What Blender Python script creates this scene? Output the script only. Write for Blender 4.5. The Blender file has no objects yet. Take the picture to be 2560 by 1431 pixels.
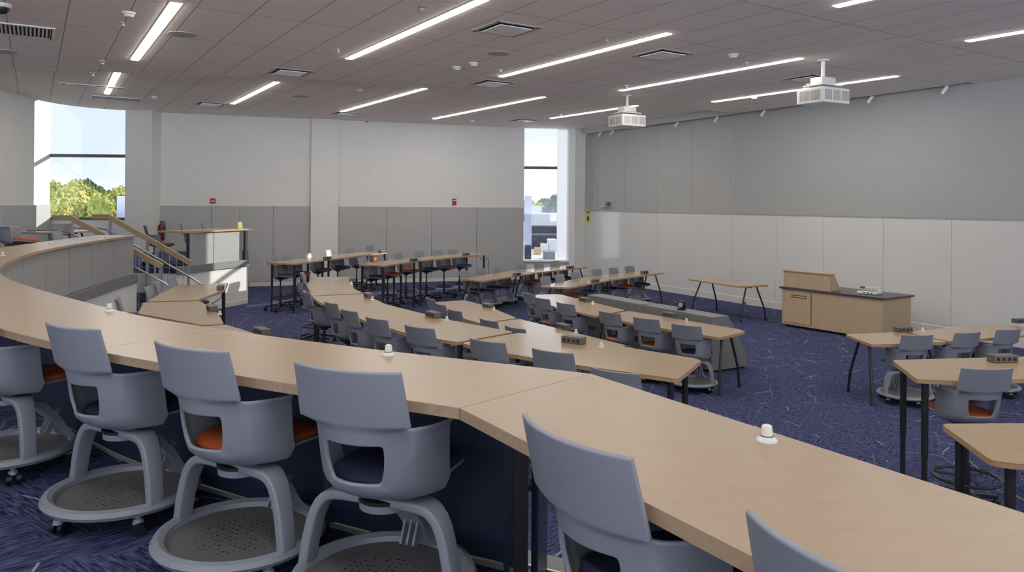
import bpy, bmesh, math, random
from mathutils import Vector, Matrix
random.seed(7)
PI = math.pi
sc = bpy.context.scene
COL = sc.collection

# ------------------------------------------------------------------ camera geometry
F, HOR, ROLL, CZ = 1900.0, 509.0, 0.0079, 2.4
TIER = 1.01            # raised platform
CEIL, CEIL2 = 4.63, 4.80
def at(px, py, z):
    """photo pixel -> point on the horizontal plane at height z"""
    u, v = px - 1280.0, HOR - py
    dx = u*math.cos(ROLL) - v*math.sin(ROLL)
    dz = u*math.sin(ROLL) + v*math.cos(ROLL)
    t = (z - CZ)/dz
    return Vector((dx*t, F*t, z))
def at_y(px, py, Y):
    u, v = px - 1280.0, HOR - py
    dx = u*math.cos(ROLL) - v*math.sin(ROLL)
    dz = u*math.sin(ROLL) + v*math.cos(ROLL)
    return Vector((dx*Y/F, Y, CZ + dz*Y/F))

# ------------------------------------------------------------------ materials
MAT = {}
def mat(name, col, rough=0.5, metal=0.0, var=0.0, scale=8.0, spec=0.5, emit=None, es=0.0, coat=0.0):
    m = bpy.data.materials.new(name); m.use_nodes = True
    nt = m.node_tree; b = nt.nodes['Principled BSDF']
    b.inputs['Base Color'].default_value = (*col, 1)
    b.inputs['Roughness'].default_value = rough
    b.inputs['Metallic'].default_value = metal
    b.inputs['Specular IOR Level'].default_value = spec
    if coat: b.inputs['Coat Weight'].default_value = coat
    if emit:
        b.inputs['Emission Color'].default_value = (*emit, 1); b.inputs['Emission Strength'].default_value = es
    if var:
        tc = nt.nodes.new('ShaderNodeTexCoord'); n = nt.nodes.new('ShaderNodeTexNoise')
        n.inputs['Scale'].default_value = scale; n.inputs['Detail'].default_value = 4
        r = nt.nodes.new('ShaderNodeValToRGB')
        r.color_ramp.elements[0].position = .3; r.color_ramp.elements[1].position = .7
        r.color_ramp.elements[0].color = (*[c*(1-var) for c in col], 1)
        r.color_ramp.elements[1].color = (*[min(1, c*(1+var)) for c in col], 1)
        nt.links.new(tc.outputs['Object'], n.inputs['Vector']); nt.links.new(n.outputs['Fac'], r.inputs['Fac'])
        nt.links.new(r.outputs['Color'], b.inputs['Base Color'])
    MAT[name] = m
    return m
mat('wall_paint', (.77, .77, .745), .8, var=.015, scale=3)
mat('wall_grey', (.46, .46, .452), .6, var=.02, scale=3)
mat('panel_grey', (.33, .33, .325), .45, var=.03, scale=4)
mat('fabric_panel', (.45, .455, .45), .9, var=.02, scale=5)
mat('whiteboard', (.74, .74, .725), .12, var=.01, scale=2, coat=.3)
mat('screen', (.42, .435, .43), .9, var=.01, scale=2)
mat('white_paint', (.80, .80, .78), .5)
mat('plate_white', (.85, .86, .85), .18)
mat('trim_white', (.72, .70, .66), .5, var=.03)
mat('dark_grey', (.10, .10, .105), .5, var=.04)
mat('curb', (.20, .20, .20), .5, var=.05)
mat('shell_grey', (.245, .26, .30), .36, var=.02, scale=5)
mat('base_grey', (.25, .27, .31), .38, var=.02, scale=5)
mat('black', (.012, .012, .014), .4)
mat('black_metal', (.03, .031, .034), .35, .3)
mat('wheel', (.01, .01, .011), .3)
mat('chrome', (.6, .6, .6), .25, 1.0)
mat('steel', (.55, .56, .57), .35, .9)
mat('orange', (.42, .075, .018), .85, var=.08, scale=60)
mat('navy', (.018, .024, .07), .85, var=.1, scale=60)
mat('blue', (.06, .14, .30), .85, var=.08, scale=60)
mat('blackfab', (.008, .008, .009), .9, var=.1, scale=60)
mat('navy_metal', (.018, .03, .058), .4, var=.05)
mat('box_grey', (.13, .125, .115), .5, var=.05)
mat('console', (.20, .20, .20), .5, var=.03)
mat('white_plastic', (.75, .75, .72), .4)
mat('proj_grille', (.36, .33, .31), .6)
mat('counter', (.075, .07, .075), .35, var=.05)
mat('red', (.40, .018, .012), .5)
mat('darkred', (.12, .012, .012), .35)
mat('orange_card', (.55, .10, .02), .6)
mat('yellow', (.74, .72, .30), .7)
mat('ink', (.09, .085, .05), .8)
mat('slot_dark', (.02, .018, .017), .8)
mat('light', (.9, .88, .84), .5, emit=(1.0, .955, .885), es=34)
mat('trunk', (.10, .07, .045), .9, var=.2)
mat('roof_pale', (.62, .63, .66), .8, var=.06)
mat('roof_grey', (.22, .23, .26), .8, var=.08)
mat('roof_dark', (.05, .055, .07), .8)
mat('stack', (.44, .46, .62), .6)
mat('orangeish', (.55, .42, .20), .7)
mat('cable', (.012, .012, .012), .5)

def new_mat(name):
    m = bpy.data.materials.new(name); m.use_nodes = True
    MAT[name] = m
    nt = m.node_tree
    return m, nt, nt.nodes['Principled BSDF'], nt.nodes.new, nt.links.new
# maple laminate
def wood(name, c1, c2, rough, sx=(1.2, 14, 6), coat=0.0):
    m, nt, b, N, L = new_mat(name)
    tc = N('ShaderNodeTexCoord'); mp = N('ShaderNodeMapping'); mp.inputs['Scale'].default_value = sx
    n = N('ShaderNodeTexNoise'); n.inputs['Scale'].default_value = 2.2; n.inputs['Detail'].default_value = 6; n.inputs['Roughness'].default_value = .6
    r = N('ShaderNodeValToRGB'); r.color_ramp.elements[0].position = .35; r.color_ramp.elements[1].position = .68
    r.color_ramp.elements[0].color = (*c1, 1); r.color_ramp.elements[1].color = (*c2, 1)
    L(tc.outputs['Object'], mp.inputs['Vector']); L(mp.outputs['Vector'], n.inputs['Vector'])
    L(n.outputs['Fac'], r.inputs['Fac']); L(r.outputs['Color'], b.inputs['Base Color'])
    b.inputs['Roughness'].default_value = rough; b.inputs['Coat Weight'].default_value = coat
    b.inputs['Coat Roughness'].default_value = .22
wood('maple', (.43, .31, .188), (.46, .335, .207), .17, sx=(3, 9, 6))
wood('maple_desk', (.365, .265, .172), (.388, .288, .19), .33, sx=(3, 9, 6))
wood('desk_edge', (.34, .24, .15), (.40, .295, .19), .55, sx=(30, 30, 30))
wood('maple_edge', (.42, .27, .14), (.47, .31, .17), .5)
wood('oak', (.52, .39, .245), (.59, .45, .29), .45, sx=(9, 9, .8))
wood('rail_wood', (.42, .31, .19), (.48, .36, .225), .4)

# carpet
def carpet(name, base, dark, pale):
    m, nt, b, N, L = new_mat(name)
    tc = N('ShaderNodeTexCoord')
    def noise(scale, sc3, det=3):
        m0 = N('ShaderNodeMapping'); mp = N('ShaderNodeMapping'); mp.inputs['Scale'].default_value = sc3
        n = N('ShaderNodeTexNoise'); n.inputs['Scale'].default_value = scale; n.inputs['Detail'].default_value = det
        L(tc.outputs['Object'], m0.inputs['Vector']); L(m0.outputs['Vector'], mp.inputs['Vector']); L(mp.outputs['Vector'], n.inputs['Vector'])
        return n.outputs['Fac'], m0
    def mth(op, a, bb=None, c=None):
        q = N('ShaderNodeMath'); q.operation = op
        for i, x in enumerate((a, bb, c)):
            if x is None: continue
            if isinstance(x, (int, float)): q.inputs[i].default_value = x
            else: L(x, q.inputs[i])
        return q.outputs[0]
    def mix(f, a, c):
        q = N('ShaderNodeMix'); q.data_type = 'RGBA'
        L(f, q.inputs[0])
        for i, x in ((6, a), (7, c)):
            if isinstance(x, tuple): q.inputs[i].default_value = (*x, 1)
            else: L(x, q.inputs[i])
        return q.outputs[2]
    # two crossed sets of short yarn strokes, patch by patch
    s1, m1 = noise(11, (1, 8, 1)); m1.inputs['Rotation'].default_value = (0, 0, .62)
    s2, m2 = noise(11, (1, 8, 1)); m2.inputs['Rotation'].default_value = (0, 0, -.75)
    patch, _ = noise(2.6, (1, 1, 1), 2)
    pf = mth('GREATER_THAN', patch, .5)
    st = N('ShaderNodeMix'); st.data_type = 'FLOAT'
    L(pf, st.inputs[0]); L(s1, st.inputs[2]); L(s2, st.inputs[3])
    ramp = N('ShaderNodeMapRange'); ramp.inputs[1].default_value = .36; ramp.inputs[2].default_value = .66
    L(st.outputs[0], ramp.inputs[0])
    big, _ = noise(.55, (1, 1, 1), 2)
    bm_ = N('ShaderNodeMapRange'); bm_.inputs[1].default_value = .35; bm_.inputs[2].default_value = .7
    L(big, bm_.inputs[0])
    c = mix(ramp.outputs[0], dark, base)
    # thin pale lines: edges of a big cell pattern, kept only in places
    def lines(scale, w, thr, rot):
        mp = N('ShaderNodeMapping'); mp.inputs['Scale'].default_value = (1, .55, 0.0); mp.inputs['Rotation'].default_value = (0, 0, rot)
        v = N('ShaderNodeTexVoronoi'); v.feature = 'DISTANCE_TO_EDGE'; v.inputs['Scale'].default_value = scale
        L(tc.outputs['Object'], mp.inputs['Vector']); L(mp.outputs['Vector'], v.inputs['Vector'])
        ln = mth('LESS_THAN', v.outputs['Distance'], w)
        k, _ = noise(1.9, (1, 1, 1), 1)
        return mth('MULTIPLY', ln, mth('GREATER_THAN', k, thr))
    def ticks(scale, rot, ln, w, keep):
        m0 = N('ShaderNodeMapping'); m0.inputs['Rotation'].default_value = (0, 0, rot); m0.inputs['Scale'].default_value = (scale, scale, 0)
        L(tc.outputs['Object'], m0.inputs['Vector'])
        fl = N('ShaderNodeVectorMath'); fl.operation = 'FLOOR'; L(m0.outputs['Vector'], fl.inputs[0])
        fr_ = N('ShaderNodeVectorMath'); fr_.operation = 'FRACTION'; L(m0.outputs['Vector'], fr_.inputs[0])
        sb_ = N('ShaderNodeVectorMath'); sb_.operation = 'SUBTRACT'; sb_.inputs[1].default_value = (.5, .5, 0); L(fr_.outputs[0], sb_.inputs[0])
        wn = N('ShaderNodeTexWhiteNoise'); wn.noise_dimensions = '2D'; L(fl.outputs[0], wn.inputs['Vector'])
        vr = N('ShaderNodeVectorRotate'); vr.rotation_type = 'Z_AXIS'
        an = N('ShaderNodeMapRange'); an.inputs[3].default_value = -.75; an.inputs[4].default_value = .75
        L(wn.outputs['Value'], an.inputs[0]); L(sb_.outputs[0], vr.inputs['Vector']); L(an.outputs[0], vr.inputs['Angle'])
        sp = N('ShaderNodeSeparateXYZ'); L(vr.outputs[0], sp.inputs[0]); sc_ = N('ShaderNodeSeparateXYZ'); L(wn.outputs['Color'], sc_.inputs[0])
        on = mth('LESS_THAN', mth('ABSOLUTE', sp.outputs['X']), w)
        on = mth('MULTIPLY', on, mth('LESS_THAN', mth('ABSOLUTE', sp.outputs['Y']), mth('MULTIPLY', sc_.outputs['Y'], ln)))
        return mth('MULTIPLY', on, mth('LESS_THAN', sc_.outputs['Z'], keep))
    c = mix(mth('MULTIPLY', lines(1.1, .0028, .47, .5), .4), c, pale)
    l = mth('MAXIMUM', ticks(1.7, .35, .42, .010, .62), ticks(2.3, -.5, .40, .011, .35))
    c = mix(mth('MULTIPLY', l, .75), c, pale)
    L(c, b.inputs['Base Color'])
    b.inputs['Roughness'].default_value = .95; b.inputs['Specular IOR Level'].default_value = .15
carpet('carpet', (.105, .12, .25), (.010, .013, .045), (.46, .43, .44))

# ceiling tiles: long panels in a grid turned to the room's axis
m, nt, b, N, L = new_mat('ceiling_tile')
tc = N('ShaderNodeTexCoord'); mp = N('ShaderNodeMapping')
mp.inputs['Rotation'].default_value = (0, 0, -math.atan2(-.846, .534)); mp.inputs['Location'].default_value = (.2, .28, 0)
bk = N('ShaderNodeTexBrick'); bk.offset = 0.0; bk.squash = 1.0
bk.inputs['Scale'].default_value = 1.0; bk.inputs['Brick Width'].default_value = 1.83; bk.inputs['Row Height'].default_value = .62
bk.inputs['Mortar Size'].default_value = .006; bk.inputs['Mortar Smooth'].default_value = .0
bk.inputs['Color1'].default_value = (.93, .86, .80, 1); bk.inputs['Color2'].default_value = (.915, .845, .785, 1)
bk.inputs['Mortar'].default_value = (.36, .33, .32, 1)
L(tc.outputs['Object'], mp.inputs['Vector']); L(mp.outputs['Vector'], bk.inputs['Vector']); L(bk.outputs['Color'], b.inputs['Base Color'])
b.inputs['Roughness'].default_value = .9

# perforated tray
m, nt, b, N, L = new_mat('tray')
tc = N('ShaderNodeTexCoord'); mp = N('ShaderNodeMapping'); mp.inputs['Scale'].default_value = (38, 38, 0)
v = N('ShaderNodeTexVoronoi'); v.inputs['Scale'].default_value = 1.0; v.inputs['Randomness'].default_value = .25
ln = N('ShaderNodeVectorMath'); ln.operation = 'LENGTH'
lt = N('ShaderNodeMath'); lt.operation = 'LESS_THAN'; lt.inputs[1].default_value = .19
hl = N('ShaderNodeMath'); hl.operation = 'LESS_THAN'; hl.inputs[1].default_value = .2
mu = N('ShaderNodeMath'); mu.operation = 'MULTIPLY'
mx = N('ShaderNodeMix'); mx.data_type = 'RGBA'; mx.inputs[6].default_value = (.15, .145, .145, 1); mx.inputs[7].default_value = (.012, .012, .012, 1)
L(tc.outputs['Object'], mp.inputs['Vector']); L(mp.outputs['Vector'], v.inputs['Vector']); L(tc.outputs['Object'], ln.inputs[0])
L(ln.outputs['Value'], lt.inputs[0]); L(v.outputs['Distance'], hl.inputs[0]); L(lt.outputs[0], mu.inputs[0]); L(hl.outputs[0], mu.inputs[1])
L(mu.outputs[0], mx.inputs[0]); L(mx.outputs[2], b.inputs['Base Color']); b.inputs['Roughness'].default_value = .45

# glass
m = bpy.data.materials.new('glass'); m.use_nodes = True; MAT['glass'] = m; nt = m.node_tree; nt.nodes.clear()
o = nt.nodes.new('ShaderNodeOutputMaterial'); t = nt.nodes.new('ShaderNodeBsdfTransparent'); g = nt.nodes.new('ShaderNodeBsdfGlossy')
t.inputs['Color'].default_value = (.95, .97, .98, 1); g.inputs['Roughness'].default_value = .02
mxs = nt.nodes.new('ShaderNodeMixShader'); mxs.inputs[0].default_value = .05
nt.links.new(t.outputs[0], mxs.inputs[1]); nt.links.new(g.outputs[0], mxs.inputs[2]); nt.links.new(mxs.outputs[0], o.inputs[0])

m = bpy.data.materials.new('frosted'); m.use_nodes = True; MAT['frosted'] = m; nt = m.node_tree; nt.nodes.clear()
o = nt.nodes.new('ShaderNodeOutputMaterial'); t = nt.nodes.new('ShaderNodeBsdfTranslucent'); g = nt.nodes.new('ShaderNodeBsdfDiffuse')
t.inputs['Color'].default_value = (.85, .87, .9, 1); g.inputs['Color'].default_value = (.85, .86, .88, 1)
mxs = nt.nodes.new('ShaderNodeMixShader'); mxs.inputs[0].default_value = .4
nt.links.new(t.outputs[0], mxs.inputs[1]); nt.links.new(g.outputs[0], mxs.inputs[2]); nt.links.new(mxs.outputs[0], o.inputs[0])
# leaves
def leafmat(name, a, c):
    m, nt, b, N, L = new_mat(name)
    oi = N('ShaderNodeTexCoord'); n = N('ShaderNodeTexNoise'); n.inputs['Scale'].default_value = .9; n.inputs['Detail'].default_value = 5
    r = N('ShaderNodeValToRGB'); r.color_ramp.elements[0].position = .36; r.color_ramp.elements[1].position = .64
    r.color_ramp.elements[0].color = (*a, 1); r.color_ramp.elements[1].color = (*c, 1)
    L(oi.outputs['Object'], n.inputs['Vector']); L(n.outputs['Fac'], r.inputs['Fac']); L(r.outputs['Color'], b.inputs['Base Color'])
    b.inputs['Roughness'].default_value = .7
leafmat('leaf_bright', (.22, .27, .04), (.62, .58, .16))
leafmat('leaf_deep', (.05, .09, .035), (.20, .26, .08))

# ------------------------------------------------------------------ mesh helpers
class MB:
    def __init__(s): s.bm = bmesh.new()
    def _new(s, verts, faces):
        vs = [s.bm.verts.new(v) for v in verts]
        for f in faces:
            try: s.bm.faces.new([vs[i] for i in f])
            except ValueError: pass
        return vs
    def box(s, c, size, rz=0.0, rx=0.0, ry=0.0):
        M = Matrix.Translation(c) @ Matrix.Rotation(rz, 4, 'Z') @ Matrix.Rotation(ry, 4, 'Y') @ Matrix.Rotation(rx, 4, 'X')
        x, y, z = (d/2 for d in size)
        P = [M @ Vector(p) for p in ((-x,-y,-z),(x,-y,-z),(x,y,-z),(-x,y,-z),(-x,-y,z),(x,-y,z),(x,y,z),(-x,y,z))]
        s._new(P, ((3,2,1,0),(4,5,6,7),(0,1,5,4),(1,2,6,5),(2,3,7,6),(3,0,4,7))); return s
    def prism(s, poly, z0, z1):
        a = sum(poly[i][0]*poly[(i+1) % len(poly)][1]-poly[(i+1) % len(poly)][0]*poly[i][1] for i in range(len(poly)))
        if a < 0: poly = poly[::-1]
        n = len(poly)
        P = [(p[0], p[1], z0) for p in poly]+[(p[0], p[1], z1) for p in poly]
        s._new(P, [tuple(range(n-1, -1, -1)), tuple(range(n, 2*n))]+[(i, (i+1) % n, n+(i+1) % n, n+i) for i in range(n)]); return s
    def wall(s, a, b, z0, z1, th, side=1):
        """slab from a to b, thickness th to the left (side=1) of a->b"""
        d = Vector((b[0]-a[0], b[1]-a[1])).normalized(); n = Vector((-d.y, d.x))*th*side
        return s.prism([(a[0], a[1]), (b[0], b[1]), (b[0]+n.x, b[1]+n.y), (a[0]+n.x, a[1]+n.y)], z0, z1)
    def tube(s, pts, r, n=10, closed=False, r2=None):
        pts = [Vector(p) for p in pts]; m = len(pts); rings = []
        up = None
        for i, p in enumerate(pts):
            if closed: d = pts[(i+1) % m]-pts[i-1]
            else: d = pts[min(i+1, m-1)]-pts[max(i-1, 0)]
            d.normalize()
            if up is None:
                up = Vector((0, 0, 1)) if abs(d.z) < .9 else Vector((1, 0, 0))
            x = d.cross(up)
            if x.length < 1e-4: x = d.cross(Vector((0, 1, 0)))
            x.normalize(); y = x.cross(d).normalized(); up = y
            rr = r if r2 is None else r+(r2-r)*i/(m-1)
            rings.append([s.bm.verts.new(p+x*rr*math.cos(2*PI*k/n)+y*rr*math.sin(2*PI*k/n)) for k in range(n)])
        for i in range(m if closed else m-1):
            A, B = rings[i], rings[(i+1) % m]
            for k in range(n): s.bm.faces.new((A[k], A[(k+1) % n], B[(k+1) % n], B[k]))
        if not closed:
            s.bm.faces.new(rings[0][::-1]); s.bm.faces.new(rings[-1])
        return s
    def cyl(s, c, r, z0, z1, n=20, r1=None):
        r1 = r if r1 is None else r1
        P = [(c[0]+r*math.cos(2*PI*k/n), c[1]+r*math.sin(2*PI*k/n), z0) for k in range(n)]+[(c[0]+r1*math.cos(2*PI*k/n), c[1]+r1*math.sin(2*PI*k/n), z1) for k in range(n)]
        s._new(P, [tuple(range(n-1, -1, -1)), tuple(range(n, 2*n))]+[(i, (i+1) % n, n+(i+1) % n, n+i) for i in range(n)]); return s
    def lathe(s, prof, n=28, c=(0, 0)):
        rings = []
        for r, z in prof:
            rings.append([s.bm.verts.new((c[0]+max(r, 1e-4)*math.cos(2*PI*k/n), c[1]+max(r, 1e-4)*math.sin(2*PI*k/n), z)) for k in range(n)])
        for A, B in zip(rings, rings[1:]):
            for k in range(n): s.bm.faces.new((A[k], A[(k+1) % n], B[(k+1) % n], B[k]))
        return s
    def sweep(s, pts, w, h, side=Vector((0, 1, 0))):
        """rectangular section: w along `side`, h across it"""
        pts = [Vector(p) for p in pts]; m = len(pts); R = []
        for i, p in enumerate(pts):
            d = (pts[min(i+1, m-1)]-pts[max(i-1, 0)]).normalized(); nrm = d.cross(side).normalized()
            ww = w[i] if isinstance(w, (list, tuple)) else w; hh = h[i] if isinstance(h, (list, tuple)) else h
            R.append([s.bm.verts.new(p+side*ww*a/2+nrm*hh*b/2) for a, b in ((-1,-1),(1,-1),(1,1),(-1,1))])
        for A, B in zip(R, R[1:]):
            for k in range(4): s.bm.faces.new((A[k], A[(k+1) % 4], B[(k+1) % 4], B[k]))
        s.bm.faces.new(R[0][::-1]); s.bm.faces.new(R[-1]); return s
    def mesh(s, name, m, smooth=None, bevel=0.0, seg=2):
        bmesh.ops.recalc_face_normals(s.bm, faces=s.bm.faces)
        if bevel:
            es = [e for e in s.bm.edges if len(e.link_faces) == 2 and e.calc_face_angle(0) > .5]
            bmesh.ops.bevel(s.bm, geom=es, offset=bevel, segments=seg, affect='EDGES', profile=.5, clamp_overlap=True)
        me = bpy.data.meshes.new(name); s.bm.to_mesh(me); s.bm.free()
        for x in (m if isinstance(m, (list, tuple)) else [m]): me.materials.append(MAT[x])
        if smooth is not None:
            for p in me.polygons: p.use_smooth = True
            try: me.set_sharp_from_angle(angle=smooth)
            except Exception: pass
        return me
def link(name, me, parent=None, loc=None, rz=None):
    o = bpy.data.objects.new(name, me); COL.objects.link(o)
    if parent is not None: o.parent = parent
    if loc is not None: o.location = loc
    if rz is not None: o.rotation_euler = (0, 0, rz)
    return o
def thing(name, label, cat, loc=(0, 0, 0), rz=0.0, group=None):
    o = link(name, None, None, loc, rz); o.empty_display_size = .1
    o['label'] = label; o['category'] = cat
    if group: o['group'] = group
    return o
def tag(o, label, cat, group=None, kind=None):
    o['label'] = label; o['category'] = cat
    if group: o['group'] = group
    if kind: o['kind'] = kind
    return o
def struct(name, me, label=None, parent=None):
    o = link(name, me, parent)
    if parent is None:
        o['kind'] = 'structure'; o['label'] = label or name.replace('_', ' '); o['category'] = name.split('_')[0]
    return o
def bake(me, mods):
    o = bpy.data.objects.new('tmp', me); COL.objects.link(o)
    for typ, kw in mods:
        md = o.modifiers.new(typ, typ)
        for k, v in kw.items(): setattr(md, k, v)
    dg = bpy.context.evaluated_depsgraph_get(); dg.update()
    r = bpy.data.meshes.new_from_object(o.evaluated_get(dg))
    r.name = me.name
    bpy.data.objects.remove(o); return r
def fwd(f): return math.atan2(-f[0], f[1])

# ------------------------------------------------------------------ room plan
RW = lambda Y: 4.22+.558*(21.1-Y)                       # right wall x at depth Y
FW = lambda X: 21.5+.344*(X+7.24)                       # far wall y at x
rw_n = Vector((-1, -.558)).normalized()                 # into the room
fw_d = Vector((1, .344)).normalized(); fw_n = Vector((.344, -1)).normalized()
def rw_pt(Y, off=0.0): return (RW(Y)+rw_n.x*off, Y+rw_n.y*off)
def fw_pt(X, off=0.0): return (X+fw_n.x*off, FW(X)+fw_n.y*off)

# floor
struct('floor', MB().prism([(-14, -8), (21, -8), (21, 4), (2.6, 25.5), (-14, 22)], -.2, 0).mesh('floor', 'carpet'), 'dark blue patterned carpet of the lower floor')

# inner edge of the raised desk / platform, from beside the camera round to the stairs
INNER = [(2.6, -1.05), (1.8, .33), (1.074, 1.597), (.302, 2.865), (0, 3.02), (-.5, 3.26), (-.98, 3.52), (-1.45, 3.80), (-2.07, 4.23), (-2.85, 4.93), (-3.17, 5.23),
         (-3.67, 5.72), (-4.16, 6.25), (-4.57, 6.79), (-4.92, 7.35), (-5.33, 8.12), (-5.76, 9.1), (-6.12, 10.2), (-6.48, 11.6), (-6.75, 12.9), (-6.94, 14.07)]
E_IN = [(-6.88, 15.6), (-6.70, 16.3), (-6.47, 17.05), (-6.2, 17.9)]
def offset(path, d):
    """shift a polyline by d to the outer (camera / platform) side"""
    out = []
    for i, p in enumerate(path):
        ns = []
        for a, b in ((i-1, i), (i, i+1)):
            if a < 0 or b >= len(path): continue
            v = Vector((path[b][0]-path[a][0], path[b][1]-path[a][1])).normalized(); ns.append(Vector((-v.y, v.x)))
        n = sum(ns, Vector((0, 0))).normalized(); k = 1.0/max(.5, n.dot(ns[0]))
        out.append((p[0]+n.x*d*k, p[1]+n.y*d*k))
    return out
def offset_e(path, d): return [(x-d*.965, y+d*.26) for x, y in path]
STAIR_X = -8.65
tier_poly = [(4.5, -1.05)]+INNER+[(STAIR_X, 14.35), (STAIR_X, 15.85)]+E_IN+[(-7.42, 21.40), (-9.6, 20.66), (-12.7, 20.6), (-12.7, 18.2), (-11.36, 18.1), (-9.6, 0), (-9.2, -8), (4.5, -8)]
struct('floor_platform', MB().prism(tier_poly, .9, TIER).mesh('floor_platform', 'carpet'), 'raised platform carpet behind the curved desk')
# white riser wall under the platform
w = MB()
for P in (INNER, E_IN):
    Q = offset(P, .02) if P is INNER else offset_e(P, .02)
    for a, c in zip(Q, Q[1:]): w.wall(a, c, 0, .90, .12, 1)
w.wall(E_IN[-1], (-7.42, 21.40), 0, .90, .1, 1)
struct('wall_platform', w.mesh('wall_platform', 'wall_paint'), 'white riser wall under the raised platform')
def ribbon(path, off, z0, z1, offset_fn=offset):
    Q = offset_fn(path, off); A = path
    return MB().prism(list(A)+Q[::-1], z0, z1)
outA = offset(INNER, -.02)
struct('trim_1', MB().prism(outA+offset(INNER, .14)[::-1], .88, TIER+.02).mesh('trim_1', 'curb'), 'dark edge strip of the curved platform')
struct('trim_2', MB().prism([(x+.02, y) for x, y in E_IN]+offset_e(E_IN, .14)[::-1], .88, TIER+.02).mesh('trim_2', 'curb'), 'dark edge strip of the platform beyond the stairs')
w = MB()
for P in (INNER, [(x+.0, y) for x, y in E_IN]):
    for a, c in zip(P, P[1:]): w.wall(a, c, 0, .10, .035, 1)
struct('baseboard_platform', w.mesh('baseboard_platform', 'trim_white'), 'pale baseboard along the platform wall')
# thin metal strip at the platform edge
w = MB()
Q = offset(INNER[1:9], .10)
for a, c in zip(Q, Q[1:]): w.wall(a, c, TIER, TIER+.03, .012, 1)
struct('trim_3', w.mesh('trim_3', 'steel'), 'bright metal strip along the platform edge')

# stairs
w = MB(); NS = 6
for i in range(NS-1):
    x0 = -6.95-i*.29
    w.box(((x0+STAIR_X)/2, 14.95, (i+1)*TIER/NS/2), (x0-STAIR_X, 1.42, (i+1)*TIER/NS))
struct('floor_stairs', w.mesh('floor_stairs', 'carpet'), 'carpeted steps up to the platform')
w = MB(); w.wall((-6.94, 14.08), (STAIR_X, 14.3), 0, .9, .1, 1); w.wall((STAIR_X, 15.78), (-6.88, 15.6), 0, .9, .1, 1)
struct('wall_stairs', w.mesh('wall_stairs', 'wall_paint'), 'white side walls of the steps')

# ------------------------------------------------------------------ walls
# far wall with pilaster
w = MB(); w.wall(fw_pt(-9.8), fw_pt(.38), 0, 5.2, .25, 1)
pil_a, pil_b = fw_pt(-5.81), fw_pt(-5.10)
w.wall(fw_pt(-5.83, .16), fw_pt(-5.10, .16), 0, 4.82, .2, 1)
struct('wall_far', w.mesh('wall_far', 'wall_paint'), 'far white wall with a shallow pilaster')
def wain(name, x0, x1, seams, label):
    w = MB(); xs = [x0]+seams+[x1]
    for a, c in zip(xs, xs[1:]): w.wall(fw_pt(a+.006, .04), fw_pt(c-.006, .04), .13, 2.27, .05, 1)
    o = struct(name, w.mesh(name, 'wall_grey'), label)
wain('trim_4', -9.62, -5.86, [-8.35, -7.65, -6.8], 'grey wainscot panels on the far wall beside the platform')
wain('trim_5', -5.07, .36, [-3.75, -2.45, -1.1], 'grey wainscot panels on the far wall toward the narrow window')
w = MB(); w.wall(fw_pt(-7.4, .05), fw_pt(-5.85, .05), 0, .12, .06, 1); w.wall(fw_pt(-5.85, .19), fw_pt(-5.08, .19), 0, .12, .1, 1); w.wall(fw_pt(-5.08, .05), fw_pt(.38, .05), 0, .12, .06, 1)
struct('baseboard_far', w.mesh('baseboard_far', 'trim_white'), 'pale baseboard along the far wall')
# column left of the far wall
struct('wall_column', MB().prism([(-10.28, 20.18), (-9.57, 20.18), (-9.57, 21.2), (-10.28, 21.2)], 0, 5.4).mesh('wall_column', 'wall_paint'), 'white square column beside the tall window')
# left wall and window recess
w = MB(); w.wall((-9.2, -8), (-9.6, 0), 0, 5.4, .3, 1); w.wall((-9.6, 0), (-11.34, 18.02), 0, 5.4, .3, 1)
w.wall((-12.5, 17.6), (-12.5, 20.55), 0, 5.4, .25, 1); w.wall((-12.6, 17.75), (-11.5, 17.75), 0, 5.4, .2, 1)
struct('wall_left', w.mesh('wall_left', 'wall_paint'), 'white wall beside the tall window')
w = MB()
d = Vector((-11.34+9.6, 18.02)).normalized()
def lw(Y, off=.05): return (-9.6-(Y/18.02)*1.74+off, Y)
ys = [6, 9.2, 12.4, 15.6, 16.75, 18.05]
for a, c in zip(ys, ys[1:]): w.wall(lw(a+.006), lw(c-.006), TIER+.1, 2.27, .05, 1)
w.wall((-12.45, 17.9), (-12.45, 20.5), TIER+.1, 2.27, .03, 1)
struct('trim_6', w.mesh('trim_6', 'wall_grey'), 'grey wainscot panels on the wall beside the tall window')
# tall window: glass, rail, sill
o = struct('window_1', MB().box((-11.35, 20.62, 1.45), (2.4, .12, .9)).mesh('window_1', 'white_paint'), 'tall window beside the white column')
struct('pane', MB().box((-11.35, 20.6, 3.6), (2.3, .012, 3.5)).mesh('pane', 'glass'), parent=o)
w = MB().box((-11.35, 20.58, 3.6), (2.3, .08, .085)).box((-11.35, 20.58, 1.9), (2.3, .08, .06))
struct('frame', w.mesh('frame', 'dark_grey'), parent=o)
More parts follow.
